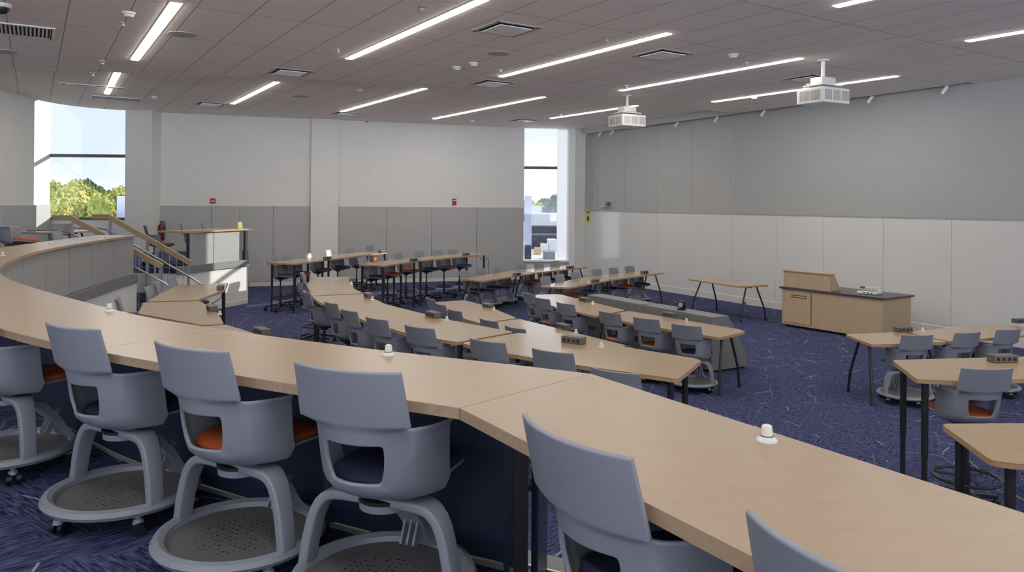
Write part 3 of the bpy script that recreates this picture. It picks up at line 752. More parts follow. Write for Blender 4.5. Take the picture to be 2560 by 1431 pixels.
# platform seats farther round
g = 'seats on the far part of the platform'
p = at(133, 578.5, zt); chair('low', 'orange', (p.x, p.y), (.97, .25), 'grey chair back behind the curved desk, below the tall window', g, TIER)
chair('low', 'navy', (-9.8, 16.6), (.4, -.9), 'grey chair farther back under the tall window by the white table', g, TIER)
chair('stool', 'orange', (-7.80, 11.40), (.96, .28), 'dark stool at the edge of the view beside the grey wainscot', g, TIER)
p = at(410, 563, zt); chair('low', 'orange', (p.x-.38, p.y-.12), (.9, .45), 'chair with orange seat seen through the handrail beyond the steps', g, TIER)
p = at(486, 560.5, zt); chair('low', 'navy', (p.x-.35, p.y+.1), (.96, .26), 'chair back just above the desk beyond the steps', g, TIER)
p = at(536, 559, zt); chair('low', 'navy', (p.x-.35, p.y+.1), (.96, .26), 'chair back above the desk beyond the steps, nearer its end', g, TIER)

# ------------------------------------------------------------------ tables
def seg_mid(a, c): return Vector(((a[0]+c[0])/2, (a[1]+c[1])/2))
def table(poly, z, ends, style, label, group, cat='table', casters=False):
    cx = sum(p[0] for p in poly)/len(poly); cy = sum(p[1] for p in poly)/len(poly); C = Vector((cx, cy))
    TOPS.append(([tuple(p) for p in poly], z))
    t = thing('standing_table' if z > .9 else 'classroom_table', label, cat, (cx, cy, 0), 0, group)
    loc = [(p[0]-cx, p[1]-cy) for p in poly]
    # rounded corners
    rp = []
    n = len(loc)
    for i in range(n):
        a, b0, c = Vector(loc[i-1]), Vector(loc[i]), Vector(loc[(i+1) % n])
        r = min(.05, (a-b0).length*.3, (c-b0).length*.3)
        p0, p2 = b0+(a-b0).normalized()*r, b0+(c-b0).normalized()*r
        for k in range(4):
            u = k/3; rp.append(tuple(p0*(1-u)**2+b0*2*u*(1-u)+p2*u*u))
    link('tabletop', MB().prism(rp, z-.008, z).mesh('tabletop', 'maple', bevel=.002, seg=1), t)
    link('edge_band', MB().prism(rp, z-.034, z-.008).mesh('edge_band', 'maple_edge'), t)
    fr = MB(); mids = []
    for (a, c) in ends:
        A, B = Vector(a)-C, Vector(c)-C; m = (A+B)/2; along = (B-A).normalized(); inn = (Vector((0, 0))-m).normalized()
        half = min((B-A).length/2-.06, .31)
        base = m+inn*.085; mids.append(base)
        for s in (-1, 1):
            lg = MB()
            if style == 'straight':
                q = base+along*s*half
                lg.cyl((q.x, q.y), .026, z*.42, z-.034, 14).cyl((q.x, q.y), .021, .02, z*.44, 14).cyl((q.x, q.y), .028, 0, .022, 14)
            else:
                q0 = base+along*s*(half*.42); q1 = base+along*s*(half*.92)-inn*.05; q2 = base+along*s*(half*1.02)-inn*.06
                zz = .075 if casters else .012
                lg.tube([(q0.x, q0.y, z-.034), (q1.x, q1.y, z*.36), (q2.x, q2.y, zz)], .0175, 12)
                if not casters: lg.cyl((q2.x, q2.y), .024, 0, .016, 12)
            LEGS.append(C+(q if style == 'straight' else q2)) if z < 2 else None
            L_ = link('leg', lg.mesh('leg', 'black_metal', smooth=.6), t)
            if casters:
                w_ = MB().tube([(q2.x-.015, q2.y, .04), (q2.x+.015, q2.y, .04)], .04, 16); link('caster', w_.mesh('caster', 'black', smooth=.6), L_)
    a, c = mids; d_ = (c-a); fr.box(((a.x+c.x)/2, (a.y+c.y)/2, z-.048), (d_.length, .05, .026), rz=math.atan2(d_.y, d_.x))
    link('beam', fr.mesh('beam', 'black_metal'), t)
    return t
Hs, Hl = 1.07, .74
def T4(P, z, style, label, group, **k): return table(P, z, [(P[0], P[1]), (P[2], P[3])], style, label, group, **k)
g = 'standing tables by the far wall'
T4([(-5.3, 16.5), (-4.65, 16.3), (-4.28, 17.6), (-4.93, 17.8)], Hs, 'straight', 'maple standing table nearest the platform end, before the pilaster', g)
T4([(-4.9, 17.9), (-4.25, 17.66), (-3.3, 20.3), (-3.92, 20.55)], Hs, 'straight', 'maple standing table catching bright sun along its far edge', g)
T4([(-3.30, 16.35), (-2.70, 16.0), (-2.15, 17.5), (-2.75, 17.74)], Hs, 'straight', 'maple standing table carrying the small orange card', g)
T4([(-2.70, 17.84), (-2.1, 17.55), (-.63, 19.9), (-1.2, 20.3)], Hs, 'straight', 'maple standing table below the red pull station, cable hanging at its end', g)
g = 'low tables by the narrow window'
T4([(-1.15, 16.7), (-.61, 16.2), (.52, 18.2), (0, 18.7)], Hl, 'splay', 'low maple table with splayed legs below the grey dado', g)
T4([(.05, 18.8), (.56, 18.28), (2.02, 20.1), (1.55, 20.5)], Hl, 'splay', 'low table shining white in front of the narrow window', g)
T4([(.576, 15.3), (1.125, 15.06), (2.2, 16.75), (1.7, 17.3)], Hl, 'splay', 'low table with shiny pointed end just behind the grey console', g)
T4([(1.75, 17.38), (2.25, 16.82), (3.73, 18.55), (3.25, 19.0)], Hl, 'splay', 'low maple table against the whiteboard with three chairs behind', g)
g = 'standing tables by the platform wall'
table([(-4.81, 10.02), (-4.22, 10.22), (-4.3, 11.4), (-4.62, 12.4), (-5.25, 11.9)], Hs, [((-4.81, 9.98), (-4.22, 10.2)), ((-4.35, 11.9), (-5.25, 11.9))], 'straight', 'maple standing table beside the steps with a cable at its end', g)
table([(-4.8, 9.9), (-4.13, 10.1), (-3.5, 9.06), (-3.12, 8.26), (-3.29, 8.13), (-4.39, 8.95)], Hs, [((-4.8, 9.9), (-4.13, 10.1)), ((-3.12, 8.3), (-3.7, 8.4))], 'straight', 'wedge shaped standing table just past the curved desk edge', g)
T4([(-3.6, 7.75), (-3.08, 8.2), (-1.75, 6.75), (-2.25, 6.28)], Hs, 'straight', 'standing table showing only a sliver beyond the curved desk', g)
g = 'tables of the long curved standing row'
table([(-3.5, 13.44), (-2.85, 13.6), (-2.44, 11.75), (-2.16, 11.12), (-2.83, 10.78), (-3.31, 12.27)], Hs, [((-3.5, 13.44), (-2.85, 13.6)), ((-2.16, 11.1), (-2.83, 10.75))], 'straight', 'far section of the long curved standing row, with squared end', g)
table([(-2.81, 10.70), (-2.14, 11.03), (-1.64, 9.93), (-.765, 8.71), (.03, 7.87), (-.51, 7.27), (-1.07, 7.75), (-1.63, 8.51), (-2.0, 9.18), (-2.54, 10.07)], Hs, [((-2.81, 10.68), (-2.13, 11.02)), ((.04, 7.85), (-.5, 7.25))], 'straight', 'middle curved section of the long standing row', g)
table([(-.47, 7.22), (.08, 7.82), (.72, 7.41), (1.59, 6.60), (1.63, 6.50), (1.28, 5.8), (.47, 6.33), (-.03, 6.74)], Hs, [((-.45, 7.2), (.07, 7.83)), ((1.6, 6.55), (1.28, 5.8))], 'straight', 'near section of the standing row ending in a chamfered corner', g)
g = 'tables of the second low row'
table([(-1.3, 12.7), (-.8, 12.98), (-.35, 12.2), (.08, 11.02), (-.42, 10.53), (-.66, 10.9), (-1.25, 12.45)], Hl, [((-1.3, 12.6), (-.8, 12.95)), ((.07, 11.0), (-.43, 10.5))], 'splay', 'far half of the second low row, warm maple top', g)
table([(-.39, 10.45), (.12, 10.93), (1.365, 8.94), (1.2, 8.75), (.72, 8.55)], Hl, [((-.4, 10.45), (.12, 10.95)), ((1.3, 8.9), (.72, 8.55))], 'splay', 'near half of the second low row, reflecting the window', g)
g = 'tables of the front low row'
table([(.43, 13.75), (.50, 13.9), (.89, 13.95), (1.79, 11.92), (1.25, 11.28), (.72, 12.2), (.42, 13.2)], Hl, [((.45, 13.7), (.89, 13.95)), ((1.79, 11.9), (1.24, 11.25))], 'splay', 'window half of the front row before the grey console', g)
table([(1.29, 11.22), (1.83, 11.84), (3.06, 10.17), (3.08, 9.98), (2.61, 9.52), (1.95, 10.3)], Hl, [((1.29, 11.2), (1.84, 11.85)), ((3.07, 10.05), (2.61, 9.52))], 'splay', 'near half of the front row beside the sloped console end', g)
P = [(3.96, 17.05), (4.75, 17.3), (5.37, 15.85), (4.67, 15.57)]
T4(P, Hl, 'splay', 'small bare maple table on casters in front of the whiteboard', 'tables at the front', casters=True)
g = 'tables in front of the lectern'
T4([(4.33, 9.85), (4.34, 9.12), (5.37, 9.35), (5.17, 10.05)], Hl, 'splay', 'low table with splayed legs right in front of the lectern', g)
table([(5.22, 10.08), (5.42, 9.38), (7.2, 10.1), (7.0, 10.85)], Hl, [((5.66, 10.28), (5.86, 9.58)), ((7.2, 10.1), (7.0, 10.85))], 'splay', 'low table continuing out of frame beyond the lectern table', g)
table([(3.3, 6.58), (3.13, 5.86), (3.46, 5.81), (5.2, 6.1), (5.0, 6.85)], Hs, [((3.3, 6.58), (3.13, 5.86)), ((5.2, 6.1), (5.0, 6.85))], 'straight', 'standing table with wide power box and orange seated stool', g)
table([(2.64, 4.66), (2.53, 4.0), (2.65, 3.94), (4.6, 4.1), (4.4, 4.75)], Hs, [((2.64, 4.66), (2.58, 4.0)), ((4.6, 4.1), (4.4, 4.75))], 'straight', 'standing table nearest the viewer, cut by the frame above the curved desk', g)
T4([(-10.6, 15.2), (-10.5, 16.3), (-8.9, 16.35), (-9.0, 15.25)], Hl, 'splay', 'white topped table on the platform under the tall window', 'platform tables').location.z = TIER

# ------------------------------------------------------------------ curved desk on the platform
DZ = TIER+.75
def catmull(P, k=5):
    out = []
    for i in range(len(P)-1):
        p0, p1, p2, p3 = (Vector(P[max(0, min(len(P)-1, j))]) for j in (i-1, i, i+1, i+2))
        for s in range(k):
            t_ = s/k
            out.append(tuple(.5*((2*p1)+(-p0+p2)*t_+(2*p0-5*p1+4*p2-p3)*t_*t_+(-p0+3*p1-3*p2+p3)*t_**3)))
    out.append(tuple(P[-1])); return out
curve = INNER[:4]+catmull(INNER[4:], 5)
outer = offset(curve, .65)
i_c = 3; i_s2 = 4+5*3; i_s3 = 4+5*8
def desk_section(i0, i1, label, panel_mat, panel_off, npan, gap0=0.0, gap1=0.0, span=None):
    ins, ous = curve[i0:i1+1], outer[i0:i1+1]
    t = thing('curved_desk', label, 'desk', (ins[0][0], ins[0][1], TIER), 0, 'sections of the raised curved desk')
    o0 = Vector((ins[0][0], ins[0][1]))
    l_ = lambda p: (p[0]-o0.x, p[1]-o0.y)
    shr = .0015
    A = [Vector(p) for p in ins]; B = [Vector(p) for p in ous]
    for Q in (A, B):
        Q[0] = Q[0]+(Q[1]-Q[0]).normalized()*shr; Q[-1] = Q[-1]+(Q[-2]-Q[-1]).normalized()*shr
    poly = [l_(p) for p in A]+[l_(p) for p in B[::-1]]
    h = DZ-TIER
    def slab(z0, z1, m, bev):
        w = MB(); n = len(A)
        for i in range(n-1): pass
        vs0 = [w.bm.verts.new((*l_(p), z0)) for p in A]; vs1 = [w.bm.verts.new((*l_(p), z0)) for p in B]
        us0 = [w.bm.verts.new((*l_(p), z1)) for p in A]; us1 = [w.bm.verts.new((*l_(p), z1)) for p in B]
        for i in range(n-1):
            w.bm.faces.new((us0[i], us0[i+1], us1[i+1], us1[i])); w.bm.faces.new((vs0[i], vs1[i], vs1[i+1], vs0[i+1]))
            w.bm.faces.new((vs0[i], vs0[i+1], us0[i+1], us0[i])); w.bm.faces.new((vs1[i], us1[i], us1[i+1], vs1[i+1]))
        w.bm.faces.new((vs0[0], us0[0], us1[0], vs1[0])); w.bm.faces.new((vs0[-1], vs1[-1], us1[-1], us0[-1]))
        return w.mesh('worktop', m)
    link('worktop', slab(h-.006, h, 'maple_desk', 0), t); link('edge_band', slab(h-.036, h-.006, 'desk_edge', 0), t)
    # modesty panels along the inner side
    Q = [Vector(p) for p in offset(ins, panel_off)]
    cum = [0]
    for a, c in zip(Q, Q[1:]): cum.append(cum[-1]+(c-a).length)
    tot = cum[-1]
    def pt(s):
        s = max(0, min(tot, s))
        for k in range(len(cum)-1):
            if cum[k+1] >= s: return Q[k]+(Q[k+1]-Q[k])*((s-cum[k])/max(1e-6, cum[k+1]-cum[k]))
        return Q[-1]
    s0, s1 = gap0, tot-gap1
    for k in range(npan):
        u0 = s0+(s1-s0)*k/npan+.006; u1 = s0+(s1-s0)*(k+1)/npan-.006
        cs = sorted([u0, u1]+[c for c in cum if u0 < c < u1])
        w = MB()
        P0 = [pt(s) for s in cs]
        w.prism([l_(p) for p in P0]+[l_(p) for p in [(q[0], q[1]) for q in offset([tuple(p) for p in P0], .02)][::-1]], .03, h-.05)
        link('modesty_panel', w.mesh('modesty_panel', panel_mat), t)
        if (0 < k or gap0) and panel_mat != 'panel_grey':
            q = l_(pt(u0)); w = MB().box((q[0], q[1], (h-.036)/2), (.045, .045, h-.036)); link('post', w.mesh('post', 'navy_metal'), t)
    return t
tA = desk_section(0, i_c, 'near section of the raised curved desk, running out of the lower frame', 'navy_metal', .12, 2, gap1=.30)
tB = desk_section(i_c, i_s2, 'section of the raised curved desk beside the angled joint', 'navy_metal', .12, 2, gap0=.27)
tC = desk_section(i_s2, i_s3, 'middle section of the raised curved desk, where it bends away', 'navy_metal', .12, 3)
tD = desk_section(i_s3, len(curve)-1, 'far arc of the raised curved desk with grey front panels, ending at the steps', 'panel_grey', .05, 8)
# leg panel at the angled joint
o0 = Vector(INNER[3])
w = MB().box((-.262, -.20, .357), (.05, .05, .714)); link('post', w.mesh('post', 'black_metal'), tB)
w = MB().prism([(-.225, -.17), (-.20, -.185), (-.16, -.035), (-.185, -.02)], 0, .714); link('leg_panel', w.mesh('leg_panel', 'navy_metal', bevel=.003), tB)
w = MB().tube([(-.196, -.13, .30), (-.19, -.134, .30)], .007, 10); link('bolt', w.mesh('bolt', 'steel'), tB)
# desk beyond the steps
t = thing('curved_desk', 'desk beyond the steps with grey panels, one half lit by sun', 'desk', (E_IN[0][0], E_IN[0][1], TIER), 0, 'sections of the raised curved desk')
o0 = Vector(E_IN[0]); EI = [(x-o0.x, y-o0.y) for x, y in E_IN]
EI2 = [(EI[0][0]-.02, EI[0][1]+.34)]+EI[1:]+[(EI[-1][0]+.08, EI[-1][1]+.1)]
h = DZ-TIER
link('worktop', MB().prism(EI2+[(x-.62, y+.16) for x, y in EI2[::-1]], h-.006, h).mesh('worktop', 'maple'), t)
link('edge_band', MB().prism(EI2+[(x-.62, y+.16) for x, y in EI2[::-1]], h-.036, h-.006).mesh('edge_band', 'maple_edge'), t)
pts = [Vector(p) for p in EI]
for a, c, off in ((.20, .565, .06), (.575, .95, .06)):
    P0 = []
    for k in range(7):
        u = (a+(c-a)*k/6)*3; i = min(2, int(u)); P0.append(tuple(pts[i]+(pts[i+1]-pts[i])*(u-i)))
    w = MB().prism([(x-off, y) for x, y in P0]+[(x-off-.02, y) for x, y in P0[::-1]], .02, h-.05); link('modesty_panel', w.mesh('modesty_panel', 'panel_grey'), t)
w = MB().box((pts[-1].x-.05, pts[-1].y-.05, (h-.05)/2+.01), (.05, .16, h-.07)); link('end_post', w.mesh('end_post', 'black_metal'), t)
w = MB().box((pts[0].x+.06, pts[0].y+.42, (h-.05)/2+.01), (.05, .05, h-.07)); link('end_post', w.mesh('end_post', 'navy_metal'), t)

# seats settle: backs clear of the table edges, bases clear of one another
def inside(p, poly):
    r = False
    for i in range(len(poly)):
        (x1, y1), (x2, y2) = poly[i-1], poly[i]
        if (y1 > p.y) != (y2 > p.y) and p.x < (x2-x1)*(p.y-y1)/(y2-y1)+x1: r = not r
    return r
def hits(A, c):
    kind, f, z = A[0], A[3], A[6]; sd = Vector((f.y, -f.x)); lev = z+(.74 if kind == 'low' else 1.07)
    return any(abs(zz-lev) < .09 and any(inside(c+sd*u+f*v, poly) for u in (-.22, -.11, 0, .11, .22) for v in (-.20+abs(u)*.33, -.27)) for poly, zz in TOPS)
ORIG = [A[2].copy() for A in CH]
def slide(A, q):
    sd = Vector((A[3].y, -A[3].x)); A[2] += sd*q.dot(sd)
for rnd_ in range(4):
    for it in range(20):
        for i, A in enumerate(CH):
            for B_ in CH[:i]:
                if abs(A[6]-B_[6]) > .1: continue
                d_ = A[2]-B_[2]; need = .70 if A[0] == 'stool' else .665
                if 0 < d_.length < need:
                    q = d_.normalized()*(need-d_.length)/2; slide(A, q); slide(B_, -q)
            if A[6] == 0:
                for l_ in LEGS:
                    d_ = A[2]-l_; need = .36
                    if 0 < d_.length < need: slide(A, d_.normalized()*(need-d_.length))
    for A in CH:
        if A[6] > 0: continue
        for it in range(22):
            if not hits(A, A[2]): break
            A[2] = A[2]-A[3]*.02
for A, o_ in zip(CH, ORIG):
    sd = Vector((A[3].y, -A[3].x)); lat = (A[2]-o_).dot(sd)
    if abs(lat) > .22: A[2] -= sd*(lat-math.copysign(.22, lat))
    build_chair(*A)
# ------------------------------------------------------------------ little things on the desks
hat = [(0, .046), (.008, .0455), (.0135, .042), (.0165, .018), (.0168, .015), (.019, .0125), (.027, .007), (.0285, .003), (.028, 0), (0, 0)]
HAT = MB().lathe([(r, z) for r, z in hat[::-1]], n=32).mesh('hat', 'white_plastic', smooth=.7)
HRING = MB().lathe([(.0162, .0175), (.0180, .0175), (.0180, .0150), (.0162, .0150)], n=32).mesh('hat_ring', 'dark_grey')
def beacon(px, py, z, label):
    t = thing('desk_microphone', label, 'microphone', at(px, py, z), 0, 'small white hat shaped table microphones')
    link('body', HAT, t); link('ring', HRING, t)
for px, py, z, lb in [(971, 889, DZ, 'on the curved desk above the third chair'), (1917, 1104, DZ, 'largest, on the near desk section'), (274, 779, DZ, 'on the middle section of the curved desk'),
        (6, 640, DZ, 'at the frame edge on the curved desk'), (128, 611.5, DZ, 'on the far arc of the curved desk'), (265, 593, DZ, 'on the far arc nearest the steps'),
        (931, 750, Hs, 'beside the pale power box of the standing row'), (1117, 801.5, Hs, 'right after the brown power box of the standing row'), (1503, 868, Hs, 'on the near section of the standing row'), (878, 711, Hs, 'on the far section of the standing row'),
        (1235, 774.5, Hl, 'after the power box on the second low row'), (1440, 832, Hl, 'on the near half of the second low row'), (1716, 804, Hl, 'on the front row behind the last chair'), (1482, 760, Hl, 'on the window half of the front row'),
        (2307, 828, Hl, 'on the table in front of the lectern'), (549, 787, Hs, 'on the wedge table beyond the curved desk'), (1408, 673.5, Hl, 'on the white shining table'), (1470, 707, Hl, 'on the low table behind the console'), (1590, 683, Hl, 'on the low table against the whiteboard')]:
    beacon(px, py, z, 'small white hat shaped microphone '+lb)
SOCK = MB().box((0, 0, 0), (.026, .004, .026)).mesh('socket', 'slot_dark')
def power_box(px, py, z, rz, label, L_=.225, W=.095, Hh=.062):
    p = at(px, py, z); t = thing('power_box', label, 'power box', p, rz, 'power outlet boxes on the tables')
    link('housing', MB().box((0, 0, Hh/2+.002), (L_, W, Hh)).mesh('housing', 'box_grey', bevel=.004), t)
    for s in (-1, 1):
        for k in (-.34, -.12, .12, .34): link('socket', SOCK, t, (k*L_, s*(W/2+.001), Hh*.5))
def along(dx, dy): return math.atan2(dy, dx)
for px, py, z, d_, lb in [(551, 724, Hs, (.3, -.95), 'on the standing table by the steps'), (530, 777, Hs, (.5, -.86), 'on the wedge table beyond the curved desk'), (655, 836, Hs, (.68, -.73), 'just past the curved desk edge over the carpet'),
        (818, 649, Hs, (.27, .96), 'on the table end before the pilaster'), (955, 632, Hs, (.35, .94), 'on the sunlit standing table'), (1034, 653, Hs, (.34, .94), 'at the joint of the orange card table'), (1165, 639, Hs, (.5, .87), 'near the table end with the hanging cable'),
        (1292, 689, Hl, (.5, .87), 'on the low table below the dado'), (1425, 671.5, Hl, (.63, .77), 'on the table before the window reveal'), (1488, 706, Hl, (.5, .87), 'on the pointed table behind the console'), (1611, 684.5, Hl, (.65, .76), 'on the table against the whiteboard'),
        (881, 704, Hs, (.2, -.98), 'at the squared far end of the standing row'), (922, 744, Hs, (.42, -.91), 'pale topped, on the inner edge of the standing row'), (1083, 793, Hs, (.58, -.81), 'brown, mid way along the standing row'), (1434, 858, Hs, (.81, -.58), 'largest dark one on the near section of the standing row'),
        (1220, 769, Hl, (.5, -.86), 'on the far half of the second low row'), (1408, 822, Hl, (.55, -.83), 'white topped, on the near half of the second low row'), (1462, 754, Hl, (.5, -.87), 'on the window half of the front row'), (1675, 792.5, Hl, (.6, -.8), 'on the near half of the front row before the console'),
        (2258, 830, Hl, (1, .2), 'on the table right before the lectern'), (2550, 808, Hl, (.95, .3), 'at the frame edge beyond the lectern table'), (2506, 905, Hs, (.99, .12), 'on the table of the orange seated stool')]:
    power_box(px, py, z, along(*d_), 'dark power outlet box '+lb)
# hanging cables
def cable(pts, label):
    return tag(link('power_cable', MB().tube(pts, .006, 6).mesh('power_cable', 'cable', smooth=1.0)), label, 'cable')
cable([(-.82, 19.60, Hs-.035), (-.80, 19.75, .93), (-.72, 19.8, .90), (-.62, 19.78, .98), (-.60, 19.86, .95), (-.60, 19.87, .70), (-.61, 19.88, .45)], 'black cable dangling from the end of the far standing table')
cable([(-4.40, 11.5, Hs-.035), (-4.35, 11.42, .95), (-4.45, 11.2, .86), (-4.55, 11.0, .80), (-4.62, 10.9, .84)], 'black cable looping below the table by the steps')
cable([(-2.10, 17.9, Hs-.035), (-2.02, 17.9, .92), (-1.95, 18.0, .82), (-1.9, 18.1, .9), (-1.88, 18.2, Hs-.05)], 'black cable looping under the joint of the standing tables')

# cards
p = at(938.5, 655, Hs); t = thing('tent_card', 'small orange folded card on the standing table', 'card', p, .2)
w = MB(); w.box((0, -.03, .075), (.10, .003, .155), rx=-.35).box((0, .03, .075), (.10, .003, .155), rx=.35); link('card', w.mesh('card', 'orange_card'), t)
w = MB().box((0, -.0325, .07), (.05, .003, .06), rx=-.35).box((0, -.052, .02), (.09, .003, .012), rx=-.35); link('print', w.mesh('print', 'yellow'), t)
p = (-6.36, 17.76, DZ); t = thing('tent_card', 'small yellow folded card on the end of the desk beyond the steps', 'card', p, .7)
w = MB(); w.box((0, -.035, .08), (.10, .003, .17), rx=-.42).box((0, .035, .08), (.10, .003, .17), rx=.42); link('card', w.mesh('card', 'yellow'), t)

# ------------------------------------------------------------------ console before the front row
dl, dd = Vector((-.507, .862)), Vector((.862, .507)); c0 = Vector((2.86, 10.83))
def console(s0, s1, label):
    t = thing('equipment_console', label, 'console', (c0.x+dl.x*(s0+s1)/2, c0.y+dl.y*(s0+s1)/2, 0), math.atan2(dl.y, dl.x), 'grey console units before the front row')
    L_ = s1-s0; prof = [(0, .03), (0, .80), (-.33, .80), (-.72, .20), (-.72, .03)]
    w = MB(); A = [w.bm.verts.new((-L_/2, y, z)) for y, z in prof]; B = [w.bm.verts.new((L_/2, y, z)) for y, z in prof]
    w.bm.faces.new(A); w.bm.faces.new(B[::-1])
    for k in range(5): w.bm.faces.new((A[k], B[k], B[(k+1) % 5], A[(k+1) % 5]))
    link('cabinet', w.mesh('cabinet', 'console', bevel=.006), t)
    link('plinth', MB().box((0, -.36, .016), (L_-.04, .64, .032)).mesh('plinth', 'black'), t)
    link('seam_strip', MB().box((L_/2-.006, -.165, .803), (.008, .32, .004)).mesh('seam_strip', 'slot_dark'), t)
console(0, 1.50, 'grey sloped console unit with exposed end, carrying the black camera'); console(1.51, 3.0, 'grey sloped console unit toward the narrow window')
p = at(1703, 775, .80); t = thing('conference_camera', 'small black camera on the grey console', 'camera', p, .5)
link('base', MB().lathe([(0, .0), (.07, 0), (.07, .012), (.05, .02), (0, .02)], n=24).mesh('base', 'black', smooth=.5), t)
link('bracket', MB().box((.055, 0, .07), (.025, .06, .11)).mesh('bracket', 'black', bevel=.006), t)
link('head', MB().tube([(-.06, -.05, .085), (.05, .06, .085)], .052, 20).mesh('head', 'black', smooth=.6), t)
link('lens', MB().tube([(-.062, -.052, .085), (-.072, -.062, .085)], .034, 18).mesh('lens', 'steel', smooth=.6), t)

# ------------------------------------------------------------------ lectern
fl, frr = Vector((5.40, 15.16)), Vector((6.56, 13.40)); ax = (frr-fl).normalized(); ay = Vector((-ax.y, ax.x)); LL = (frr-fl).length
if ay.x < 0: ay = -ay
t = thing('lectern', 'maple lectern desk with dark counter and raised hutch before the whiteboard', 'lectern', (fl.x, fl.y, 0), math.atan2(ax.y, ax.x))
DP = .90
link('body', MB().box((LL/2, DP/2, .40), (LL, DP, .70)).mesh('body', 'oak', bevel=.004), t)
link('plinth', MB().box((LL/2, DP/2+.02, .025), (LL-.1, DP-.1, .05)).mesh('plinth', 'black'), t)
link('countertop', MB().box((LL/2, DP/2, .768), (LL+.08, DP+.08, .036)).mesh('countertop', 'counter', bevel=.004), t)
w = MB(); prof = [(.02, .787), (.02, 1.10), (.14, 1.10), (.36, .787)]; x0, x1 = .02, LL*.50
A = [w.bm.verts.new((x0, y, z)) for y, z in prof]; B = [w.bm.verts.new((x1, y, z)) for y, z in prof]
w.bm.faces.new(A); w.bm.faces.new(B[::-1])
for k in range(4): w.bm.faces.new((A[k], B[k], B[(k+1) % 4], A[(k+1) % 4]))
link('hutch', w.mesh('hutch', 'oak', bevel=.003), t)
link('hutch_cap', MB().box(((x0+x1)/2, .075, 1.112), (x1-x0+.04, .17, .022)).mesh('hutch_cap', 'oak', bevel=.003), t)
dr = link('door', MB().box((.36, -.008, .40), (.60, .016, .60)).mesh('door', 'oak', bevel=.003), t)
link('vent_slot', MB().box((.40, -.018, .645), (.36, .004, .012)).box((.40, -.018, .605), (.36, .004, .012)).mesh('vent_slot', 'slot_dark'), dr)
link('lock', MB().tube([(.38, -.016, .685), (.38, -.022, .685)], .01, 12).mesh('lock', 'steel'), dr)
for s in (.36-.305, .36+.305): link('reveal', MB().box((s, -.002, .40), (.008, .006, .62)).mesh('reveal', 'slot_dark'), t)
# document camera on the counter
q = fl+ax*(LL*.78)+ay*.34
t = thing('document_camera', 'white document camera folded on the lectern counter', 'document camera', (q.x, q.y, .786), math.atan2(ax.y, ax.x)+.1)
link('base', MB().box((0, 0, .028), (.36, .26, .05)).mesh('base', 'white_plastic', bevel=.012), t)
link('stage', MB().box((-.02, .02, .056), (.24, .2, .008)).mesh('stage', 'panel_grey', bevel=.003), t)
link('arm', MB().tube([(.14, .08, .05), (.13, .08, .12), (.02, .08, .115), (-.15, .07, .10)], .014, 10).mesh('arm', 'white_plastic', smooth=.8), t)
link('head', MB().box((-.16, .07, .105), (.09, .05, .035)).mesh('head', 'dark_grey', bevel=.008), t)
link('port', MB().box((.03, -.131, .03), (.05, .004, .016)).box((-.04, -.131, .03), (.03, .004, .016)).box((.10, -.131, .03), (.02, .004, .02)).mesh('port', 'slot_dark'), t)

# ------------------------------------------------------------------ projectors
def projector(px, py, py_bot, label, zc=CEIL):
    p = at(px, py, zc); Y = p.y
    zb = at_y(px, py_bot, Y).z; zt_ = zb+.235
    t = thing('projector', label, 'projector', (p.x, p.y, 0), .5, 'white ceiling projectors')
    link('pole', MB().cyl((0, 0), .03, zt_+.18, zc, 16).cyl((0, 0), .09, zc-.02, zc+.004, 20).mesh('pole', 'white_plastic', smooth=.6), t)
    link('mount', MB().box((0, 0, zt_+.12), (.30, .22, .10)).box((0, 0, zt_+.045), (.46, .36, .018)).box((.16, .05, zt_+.08), (.05, .2, .06)).cyl((.09, .0), .03, zt_, zt_+.1, 12).cyl((-.09, .0), .03, zt_, zt_+.1, 12).box((.10, .24, zt_+.13), (.04, .3, .02)).mesh('mount', 'white_plastic', bevel=.004), t)
    b = link('body', MB().box((0, 0, (zb+zt_)/2), (.58, .50, zt_-zb)).mesh('body', 'white_plastic', bevel=.015, seg=3), t)
    f = MB()
    zm = (zb+zt_)/2
    for x0 in (-.19, .0, .19):
        for k in range(7): f.box((x0-.07+.14*k/6, -.2505, zm), (.011, .006, .15))
    for y0 in (-.1, .1):
        for k in range(7): f.box((.2905, y0-.08+.16*k/6, zm), (.006, .014, .15)); f.box((-.2905, y0-.08+.16*k/6, zm), (.006, .014, .15))
    link('grille', f.mesh('grille', 'proj_grille'), t)
    link('lens', MB().tube([(.05, .245, zm), (.05, .29, zm)], .06, 20).mesh('lens', 'black', smooth=.6), t)
projector(2058, 150, 262, 'nearer white projector hanging on a pole before the screen')
projector(1568, 238, 318, 'farther white projector hanging on a pole near the narrow window')

